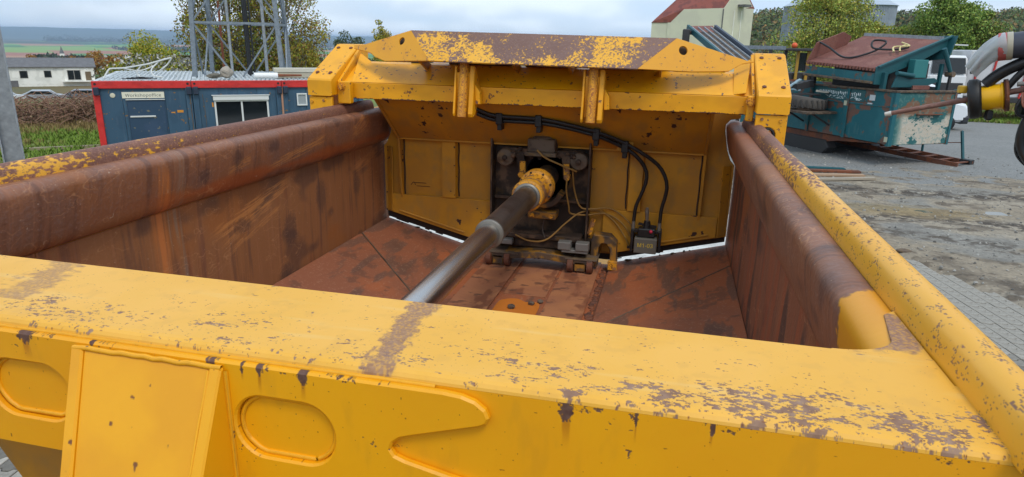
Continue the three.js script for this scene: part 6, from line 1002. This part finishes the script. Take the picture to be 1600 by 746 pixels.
  part('hydraulic_hose', T([[0.1, 3.95, -3.9], [0.15, 3.75, -3.4], [0.2, 3.42, -2.6], [0.7, 3.62, -2.0], [1.05, 3.95, -1.8], [0.9, 4.0, -2.2], [0.75, 3.75, -2.0], [1.1, 3.72, -1.4], [1.3, 3.80, -1.1]], 0.035, 60, 6), hoseBlack, t);
  part('pale_rope', T([[0.8, 3.64, -1.2], [1.1, 3.80, -1.5], [1.3, 3.84, -1.1], [1.5, 3.95, -1.6]], 0.03, 30, 6), flat(C8(214, 196, 140), 0.9), t); part('pale_rope', T([[0.95, 3.66, -1.1], [1.15, 3.79, -1.3], [1.35, 3.87, -1.3]], 0.028, 20, 6), flat(C8(206, 188, 130), 0.9), t);
}
{ // tyre and scrap heaped on the crusher's low end
  const t = thing('discarded_tyre', 'worn dusty tyre hung on the crusher side near the blade bracket', 'tyre', [5.73, 1.83, -25.9], { turn: 0.35, world: false }); t.scale.setScalar(1.17); part('tread', lathe([[0.25, -0.16], [0.48, -0.17], [0.54, -0.13], [0.55, 0], [0.54, 0.13], [0.48, 0.17], [0.25, 0.16]], [0, 0, 0], [0.15, 1, 0], 36), flat(C8(84, 78, 72), 0.9), t); for (let i = 0; i < 22; i++) { const a = i / 22 * 6.283; part('tread_block', bar([0.548 * Math.cos(a), -0.12, 0.548 * Math.sin(a)], [0.548 * Math.cos(a + 0.16), 0.12, 0.548 * Math.sin(a + 0.16)], 0.04, 0.05), flat(C8(70, 66, 62), 0.9), t); }
  seed(71); [['dark rubber mat heaped on the tyre beside the bracket', darkSteel, [5.0, 2.34, -22.3], [0.75, 0.05, 0.4], 0.2], ['pale grey rag lying on the scrap heap by the crusher', flat(C8(176, 170, 156), 0.9), [5.45, 2.46, -22.2], [0.36, 0.05, 0.2], -0.3], ['bent light blue metal strip on the scrap heap', flat(C8(140, 164, 172), 0.5), [4.68, 2.66, -22.5], [0.5, 0.04, 0.09], 0.7], ['short light blue metal strip below the bent one', flat(C8(120, 146, 156), 0.5), [4.62, 2.45, -22.4], [0.45, 0.04, 0.12], -0.1], ['dark crumpled sheet on top of the scrap heap', darkSteel, [4.9, 2.6, -22.6], [0.6, 0.2, 0.35], 0.5]].forEach(([l, m, p0, s0, a]) => { const p = [1.07 + (p0[0] - 1.07) * 1.17, 3.685 + (p0[1] - 3.685) * 1.17, p0[2] * 1.17], s = s0.map(v => v * 1.17); const g = new THREE.BoxGeometry(s[0], s[1], s[2], 8, 2, 6), pp = g.attributes.position; for (let i = 0; i < pp.count; i++) pp.setY(i, pp.getY(i) + 0.12 * (fbm(pp.getX(i) * 4 + p[0] * 9, pp.getZ(i) * 4, 2) - 0.5)); g.computeVertexNormals(); g.rotateZ((rnd() - 0.5) * 0.3 + (a > 0.6 ? 0.5 : 0)); g.rotateY(a); g.translate(...p); solo('scrap_piece', prep(g), m, l, 'scrap', 'scrap heaped beside the crusher'); });
}
{ // detached walkway in front of the crusher
  const t = thing('steel_walkway', 'rusty steel walkway with teal handrail lying before the crusher', 'walkway', [9.25, 0, -25.95], { turn: 43 * deg, world: false });
  part('stringer', bar([-0.35, 0.36, -2.6], [-0.35, 0.12, 1.9], 0.07, 0.16), rustBrown, t); part('stringer', bar([0.55, 0.36, -2.6], [0.55, 0.12, 1.9], 0.07, 0.16), rustBrown, t);
  for (let i = 0; i < 9; i++) { const k = i / 8; part('grating_bar', bar([-0.35, lerp(0.40, 0.18, k), lerp(-2.5, 1.8, k)], [0.55, lerp(0.40, 0.18, k), lerp(-2.5, 1.8, k)], 0.10, 0.03), rustBrown, t); }
  part('rear_leg', bar([-0.35, 0.0, -2.7], [-0.35, 0.6, -2.5], 0.05, 0.05), tealFlat, t); part('rear_leg', bar([0.55, 0.0, -2.7], [0.55, 0.6, -2.5], 0.05, 0.05), tealFlat, t);
  part('handrail_post', bar([0.55, 0.12, 1.6], [0.70, 1.12, 1.3], 0.07, 0.07), tealFlat, t); part('handrail_post', bar([0.55, 0.2, 0.2], [0.6, 0.75, 0.15], 0.06, 0.06), tealFlat, t); part('handrail_post', bar([0.55, 0.3, -0.7], [0.6, 0.75, -0.75], 0.06, 0.06), tealFlat, t); part('handrail_loop', T([[0.70, 1.12, 1.3], [0.85, 1.08, 1.25], [0.86, 0.6, 1.35], [0.72, 0.35, 1.5]], 0.018, 20, 6), tealFlat, t); part('chain', T([[0.70, 0.75, 1.4], [0.66, 0.66, 0.7], [0.6, 0.68, 0.2]], 0.015, 12, 5), rustBrown, t); part('black_foot', B(0.38, 0.66, 0, 0.24, 1.55, 1.9, 0.02), blackRubber, t); part('ground_skid', bar([-0.4, 0.04, 1.95], [1.3, 0.04, 1.75], 0.10, 0.06), darkSteel, t);
}
[['teal', [5.3, -22.3], [6.45, -22.35], tealFlat, 'teal steel plank lying on the gravel, topmost of four'], ['brown', [5.2, -21.75], [6.8, -22.0], rustBrown, 'brown steel plank lying on the gravel below the teal one'], ['tan', [5.0, -20.9], [6.75, -21.35], flat(C8(170, 140, 112), 0.85), 'pale tan board lying on the gravel among the planks'], ['grey', [5.2, -20.2], [6.95, -20.95], flat(C8(160, 148, 130), 0.85), 'greyish board lying outermost of the planks on gravel']].forEach(([n, a, b, m, l], i) => solo('plank', [bar([a[0], 0.10 + 0.004 * i, a[1]], [b[0], 0.10 + 0.004 * i, b[1]], 0.26 - i * 0.03, 0.06)], m, l, 'plank', 'planks on the gravel'));
{ // conveyor standing behind the blade
  const t = thing('conveyor', 'steep grey conveyor with ribbed bed rising behind the spill plate', 'conveyor', [0, 0, 0], { world: true });
  const A = [3.55, 3.02, -25.2], Bq = [1.95, 4.42, -30.4]; const dir = V(Bq[0] - A[0], Bq[1] - A[1], Bq[2] - A[2]);
  for (const [o, m] of [[-0.55, tealFlat], [0.55, flat(C8(60, 70, 84), 0.5)]]) part('side_frame', bar([A[0] + o, A[1] + 0.04, A[2] + o * 0.3], [Bq[0] + o, Bq[1] + 0.04, Bq[2] + o * 0.3], 0.10, 0.22), m, t);
  part('bed', plane3([[A[0] - 0.5, A[1], A[2] - 0.15], [A[0] + 0.5, A[1], A[2] + 0.15], [Bq[0] + 0.5, Bq[1], Bq[2] + 0.15], [Bq[0] - 0.5, Bq[1], Bq[2] - 0.15]], 0.05), dustSteel, t);
  for (let i = 0; i < 4; i++) { const f = (i + 0.5) / 4, x = lerp(-0.5, 0.5, f), z = lerp(-0.15, 0.15, f); part('slat', bar([A[0] + x, A[1] + 0.04, A[2] + z], [Bq[0] + x, Bq[1] + 0.04, Bq[2] + z], 0.04, 0.06), galv, t); }
  part('head_plate', plane3([[Bq[0] - 0.5, Bq[1] - 0.16, Bq[2] + 0.45], [Bq[0] + 0.5, Bq[1] - 0.16, Bq[2] + 0.7], [Bq[0] + 0.48, Bq[1] + 0.12, Bq[2] - 0.2], [Bq[0] - 0.5, Bq[1] + 0.10, Bq[2] - 0.4]], 0.06), rustSheet, t); part('head_drum', cyl([Bq[0] - 0.5, Bq[1] - 0.1, Bq[2] - 0.3], [Bq[0] + 0.5, Bq[1] - 0.1, Bq[2] - 0.1], 0.16, 0.16, 14), darkSteel, t); part('motor', B(Bq[0] - 0.75, Bq[0] - 0.45, Bq[1] - 0.75, Bq[1] - 0.05, Bq[2] + 0.4, Bq[2] + 0.8, 0.05), darkSteel, t); part('motor_guard', B(Bq[0] - 0.85, Bq[0] - 0.3, Bq[1] - 0.95, Bq[1] - 0.7, Bq[2] + 0.4, Bq[2] + 0.8, 0.03), flat(C8(40, 120, 130), 0.5), t);
  part('support_leg', bar([Bq[0] - 0.2, 0, Bq[2] + 0.3], [Bq[0] + 0.4, Bq[1] - 0.5, Bq[2] + 0.2], 0.14, 0.14), tealFlat, t); part('support_leg', bar([Bq[0] + 0.7, 0, Bq[2] - 0.6], [Bq[0] + 0.7, Bq[1] - 0.5, Bq[2] - 0.4], 0.14, 0.14), tealFlat, t); part('support_leg', bar([A[0], 0, A[2]], [A[0], A[1], A[2]], 0.2, 0.2), tealFlat, t);
}
{ // open shed behind the bracket
  const t = thing('machine_cab', 'small machine cab with flat roof and yellow posts behind the bracket', 'cab', [6.6, 0, -34], { world: false, turn: 0.1 }); part('roof', B(-0.95, 0.75, 3.58, 3.70, -1.2, 0.5, 0.03), darkSteel, t); for (const x of [-0.7, -0.15, 0.3, 0.6]) part('post', B(x - 0.06, x + 0.06, 0, 3.58, 0.1, 0.22), x > -0.3 && x < 0.5 ? flat(C8(170, 130, 40), 0.6) : darkSteel, t); part('window', B(-0.09, 0.24, 2.7, 3.5, 0.12, 0.16, 0), glassDark, t); part('base', B(-0.9, 0.7, 0, 2.6, -1.1, 0.08, 0.05), darkSteel, t); part('beacon', new THREE.SphereGeometry(0.13, 14, 10).translate(-0.35, 3.82, 0.1), flat(C8(220, 90, 40), 0.5), t);
  const b = thing('long_beam', 'long grey steel beam lying level behind the yellow bracket', 'beam', [4.6, 0, -33.2], { world: false }); part('beam', B(-0.9, 1.2, 3.62, 3.78, -0.1, 0.1), mastSteel, b); part('trestle', B(-0.6, -0.45, 0, 3.62, -0.08, 0.08), darkSteel, b); part('trestle', B(0.5, 0.65, 0, 3.62, -0.08, 0.08), darkSteel, b);
}
// ---------------------------------------------------------------- vehicles
{
  const t = thing('white_van', 'white van with dark bumper parked behind the crusher', 'van', [12.15, 0.05, -36.6], { turn: 0.12, world: false });
  part('body', P([[-2.6, 0.42], [2.35, 0.42], [2.5, 0.75], [2.48, 1.05], [2.3, 1.28], [1.45, 1.45], [0.75, 2.12], [0.4, 2.22], [-2.5, 2.22], [-2.6, 2.0]], -0.95, 0.95, 'z', 0.12), flat(C8(224, 226, 228), 0.3), t); part('side_glass', P([[1.35, 1.46], [0.72, 2.04], [-0.1, 2.06], [-0.1, 1.46]], -0.965, 0.965, 'z', 0.01), glassDark, t); part('windscreen', plane3([[1.50, 1.48, 0.78], [1.50, 1.48, -0.78], [0.82, 2.10, -0.72], [0.82, 2.10, 0.72]], 0.02), glassDark, t); part('bumper', P([[2.2, 0.34], [2.52, 0.36], [2.56, 0.72], [2.2, 0.72]], -0.93, 0.97, 'z', 0.08), flat(C8(44, 46, 50), 0.6), t); part('grille', B(2.44, 2.53, 0.78, 0.98, -0.5, 0.5, 0.02), blackPaint, t); for (const z of [-0.72, 0.74]) part('headlight', B(2.3, 2.5, 0.86, 1.12, z - 0.17, z + 0.17, 0.06), flat(C8(200, 206, 210), 0.1), t);
  for (const [x, z] of [[-1.7, 0.86], [1.6, 0.86], [-1.7, -0.86], [1.6, -0.86]]) { const w = part('wheel', lathe([[0.2, -0.11], [0.33, -0.12], [0.36, 0], [0.33, 0.12], [0.2, 0.11]], [x, 0.36, z], [0, 0, 1], 22), blackRubber, t); part('rim', lathe([[0, 0.09], [0.2, 0.08], [0.21, -0.09], [0, -0.09]], [x, 0.36, z], [0, 0, 1], 16), zinc, w); }
}
{
  const t = thing('white_lorry', 'white lorry with red stakes along its grey tarpaulin bed', 'lorry', [15.6, 0.05, -42], { turn: 0.0, world: false });
  part('cab', P([[0, 0.7], [0, 2.35], [0.12, 2.45], [0.35, 3.35], [0.6, 3.45], [2.0, 3.45], [2.0, 0.7]].map(p => [-p[0] + 0, p[1]]).reverse(), -0.95, 0.95, 'x', 0.08), flat(C8(222, 222, 220), 0.35), t); part('windscreen', plane3([[-0.85, 2.5, 0.0], [0.85, 2.5, 0.0], [0.80, 3.32, -0.28], [-0.80, 3.32, -0.28]], 0.03), glassDark, t); part('grille', B(-0.8, 0.8, 1.35, 2.0, 0.0, 0.06, 0.02), darkSteel, t); part('bumper', B(-1.0, 1.0, 0.6, 1.2, -0.1, 0.16, 0.06), darkSteel, t); for (const x of [-0.7, 0.7]) part('headlight', B(x - 0.18, x + 0.18, 1.22, 1.40, 0.02, 0.08, 0.03), flat(C8(220, 224, 226), 0.1), t); part('beacon', cyl([-0.3, 3.45, -0.6], [-0.3, 3.66, -0.6], 0.1, 0.08, 12), flat(C8(226, 96, 50), 0.4), t); part('red_mast', bar([0.0, 3.45, -0.9], [0.28, 4.25, -0.9], 0.13, 0.13), flat(C8(200, 70, 50), 0.6), t); part('hoist_bar', bar([0.25, 4.02, -0.9], [1.0, 4.0, -0.9], 0.07, 0.07), whitePaint, t); for (const x of [-1.15, 1.15]) part('mirror', B(x - 0.1, x + 0.1, 2.5, 2.85, -0.1, 0.0, 0.03), blackPaint, t);
  part('bed', B(1.1, 6.4, 1.0, 1.25, -3.6, -0.6, 0.02), darkSteel, t); part('tarpaulin', B(1.15, 6.3, 1.25, 3.75, -3.5, -0.7, 0.08), tex(256, 256, 3, 3, (u, v, o) => { const n = fbt(u, v, 5, 4, 3); const k = 0.70 + 0.12 * n; o[0] = k; o[1] = k; o[2] = k; o[3] = 0.7; o[4] = n; }, 0.02), t); for (const x of [1.5, 2.3, 3.9, 5.2]) part('red_stake', bar([x, 1.2, -0.66], [x + 0.2, 3.7, -0.66], 0.12, 0.08), flat(C8(190, 48, 40), 0.6), t);
  for (const [x, z] of [[-0.85, -0.7], [0.85, -0.7], [2.0, -3.0], [5.2, -3.0], [2.0, -0.9], [5.2, -0.9]]) part('wheel', lathe([[0.0, -0.1], [0.25, -0.1], [0.3, -0.14], [0.46, -0.15], [0.5, 0], [0.46, 0.15], [0.3, 0.14], [0.25, 0.1], [0, 0.1]], [x, 0.5, z], [1, 0, 0], 24), blackRubber, t);
}
// ---------------------------------------------------------------- machine front reaching in from the right
{
  const t = thing('drill_machine', 'dark machine arm with plastic-wrapped pipe, yellow collar and long rusty rod', 'machine', [4.6, 0, -5.9], { world: true });
  part('rusty_rod', [cyl([2.88, 3.172, -6.32], [3.95, 3.50, -5.88], 0.019, 0.026, 14)], tex(256, 256, 0.4, 0.4, (u, v, o) => { const n = fbt(u, v, 10, 4, 3); o[0] = 0.47; o[1] = 0.33; o[2] = 0.29; mix3(o, C8(150, 116, 104), ss(0.4, 0.7, n) * 0.7); o[3] = 0.75; o[4] = n; }, 0.002), t); part('rod_tip', cyl([2.84, 3.16, -6.335], [2.885, 3.1735, -6.318], 0.017, 0.021, 14), flat(C8(200, 196, 186), 0.5), t);
  const c = [3.385, 3.325, -6.10], d = [0.93, 0.20, 0.32]; part('rubber_ring', lathe([[0.085, -0.02], [0.13, -0.03], [0.155, -0.015], [0.155, 0.035], [0.14, 0.06], [0.085, 0.06]], c, d, 32), blackRubber, t); part('ring_bore', lathe([[0.0, 0.045], [0.088, 0.04], [0.088, 0.0]], c, d, 24), flat(C8(54, 34, 30), 0.9), t); part('yellow_collar', lathe([[0.098, 0.055], [0.098, 0.185], [0.107, 0.187], [0.107, 0.205], [0.05, 0.205]], c, d, 28), flat(C8(234, 176, 8), 0.4), t); part('rear_flange', lathe([[0.03, 0.205], [0.125, 0.206], [0.125, 0.235], [0.03, 0.237]], c, d, 24), rustBrown, t); part('ring_lug', [B(3.27, 3.33, 3.37, 3.43, -6.12, -6.06, 0.01)], flat(C8(190, 150, 30), 0.5), t); part('lower_lug', B(3.48, 3.53, 3.17, 3.25, -6.08, -6.02, 0.015), blackPaint, t);
  part('black_arm', [T([[3.44, 3.44, -6.06], [3.50, 3.52, -6.03], [3.60, 3.60, -5.98], [3.78, 3.70, -5.92], [4.1, 3.86, -5.85]], 0.045, 24, 12)], blackPaint, t); part('arm_link', T([[3.56, 3.42, -5.99], [3.64, 3.56, -5.95], [3.78, 3.66, -5.9]], 0.025, 16, 10), blackPaint, t);
  part('grey_pipe', cyl([3.455, 3.725, -6.02], [4.3, 3.86, -5.70], 0.098, 0.098, 24), flat(C8(58, 60, 70), 0.45), t); part('red_tape', lathe([[0.101, 0], [0.104, 0.005], [0.104, 0.05], [0.101, 0.055]], [3.455, 3.725, -6.02], [0.845, 0.135, 0.32], 24), flat(C8(176, 84, 80), 0.6), t); part('clear_tape', lathe([[0.103, 0], [0.105, 0.003], [0.105, 0.035], [0.102, 0.038]], [3.505, 3.733, -6.0], [0.845, 0.135, 0.32], 24), flat(C8(168, 160, 140), 0.4), t);
  // plastic sheet bound over the pipe end, hanging down in folds
  { const pos = [], idx = [], nu = 36, nv = 16; for (let j = 0; j <= nv; j++) { const s = j / nv; const ctr = V(lerp(3.50, 3.325, Math.pow(s, 0.8)), 3.732 - 0.19 * Math.pow(s, 1.5), -6.0 - 0.09 * s); for (let i = 0; i <= nu; i++) { const a = i / nu * Math.PI * 2; const fold = 1 + (0.10 + 0.22 * s) * Math.sin(a * 5 + s * 4) * s + 0.08 * Math.sin(a * 9 + 2) * s; const r = lerp(0.106, 0.07, s) * fold; const ex = V(-0.25 * (1 - s) - 0.55 * s, 0.95 * (1 - s) + 0.5 * s, 0).normalize(), ey = V(0.3, 0, -0.95).normalize(); const q = ctr.clone().addScaledVector(ex, Math.cos(a) * r * lerp(1, 0.75, s)).addScaledVector(ey, Math.sin(a) * r); pos.push(q.x, q.y, q.z); } }
    for (let j = 0; j < nv; j++) for (let i = 0; i < nu; i++) { const a = j * (nu + 1) + i, b = a + 1, e = a + nu + 1, f = e + 1; idx.push(a, e, b, b, e, f); } const g = new THREE.BufferGeometry(); g.setAttribute('position', new THREE.Float32BufferAttribute(pos, 3)); g.setIndex(idx); g.computeVertexNormals();
    part('plastic_wrap', g, new THREE.MeshPhysicalMaterial({ color: new THREE.Color(0.60, 0.63, 0.63), roughness: 0.3, transmission: 0.45, thickness: 0, side: THREE.DoubleSide }), t); }
  part('black_hose', T([[3.66, 3.40, -5.9], [3.62, 3.28, -5.9], [3.68, 3.22, -5.9], [3.8, 3.26, -5.9]], 0.012, 20, 6), hoseBlack, t); part('copper_pipe', T([[3.64, 3.40, -5.9], [3.66, 3.30, -5.88], [3.74, 3.28, -5.88], [3.85, 3.32, -5.88]], 0.010, 16, 6), flat(C8(170, 110, 90), 0.5), t); part('copper_pipe', T([[3.76, 3.36, -5.86], [3.76, 3.30, -5.86], [3.84, 3.27, -5.86]], 0.014, 12, 6), flat(C8(150, 90, 74), 0.5), t);
  part('motor_body', [B(3.72, 4.3, 3.26, 3.66, -5.9, -5.5, 0.05)], blackPaint, t); part('grey_rod', cyl([3.6, 3.46, -5.92], [4.2, 3.50, -5.75], 0.018, 0.018, 10), steelGrey, t);
  part('hanging_hose', T([[3.80, 3.35, -5.86], [3.735, 3.24, -5.92], [3.71, 3.08, -5.93], [3.735, 2.96, -5.92], [3.82, 2.86, -5.86], [4.0, 2.9, -5.8]], 0.035, 30, 10), hoseBlack, t); part('thin_hose', T([[3.78, 3.30, -5.86], [3.70, 3.10, -5.94], [3.71, 2.92, -5.93], [3.86, 2.80, -5.86], [4.0, 2.85, -5.8]], 0.008, 30, 6), hoseBlack, t);
  part('mast_post', B(4.25, 4.6, 0.2, 4.1, -5.85, -5.4, 0.03), blackPaint, t); part('base_frame', B(4.0, 5.6, 0.05, 0.35, -6.6, -4.6, 0.03), blackPaint, t); part('power_unit', B(4.62, 5.6, 0.36, 1.7, -6.3, -4.9, 0.06), flat(C8(200, 150, 20), 0.4), t);
}
solo('stone', (() => { const q = new THREE.IcosahedronGeometry(0.11, 1); q.scale(1.3, 0.4, 0.8); q.translate(5.52, 0.08, -13.3); return prep(q); })(), dustSteel, 'flat grey stone on the gravel next to the truck rail', 'stone');

scene.fog = new THREE.FogExp2(new THREE.Color(0.50, 0.66, 0.86), 0.00011);

renderer.render(scene, camera);
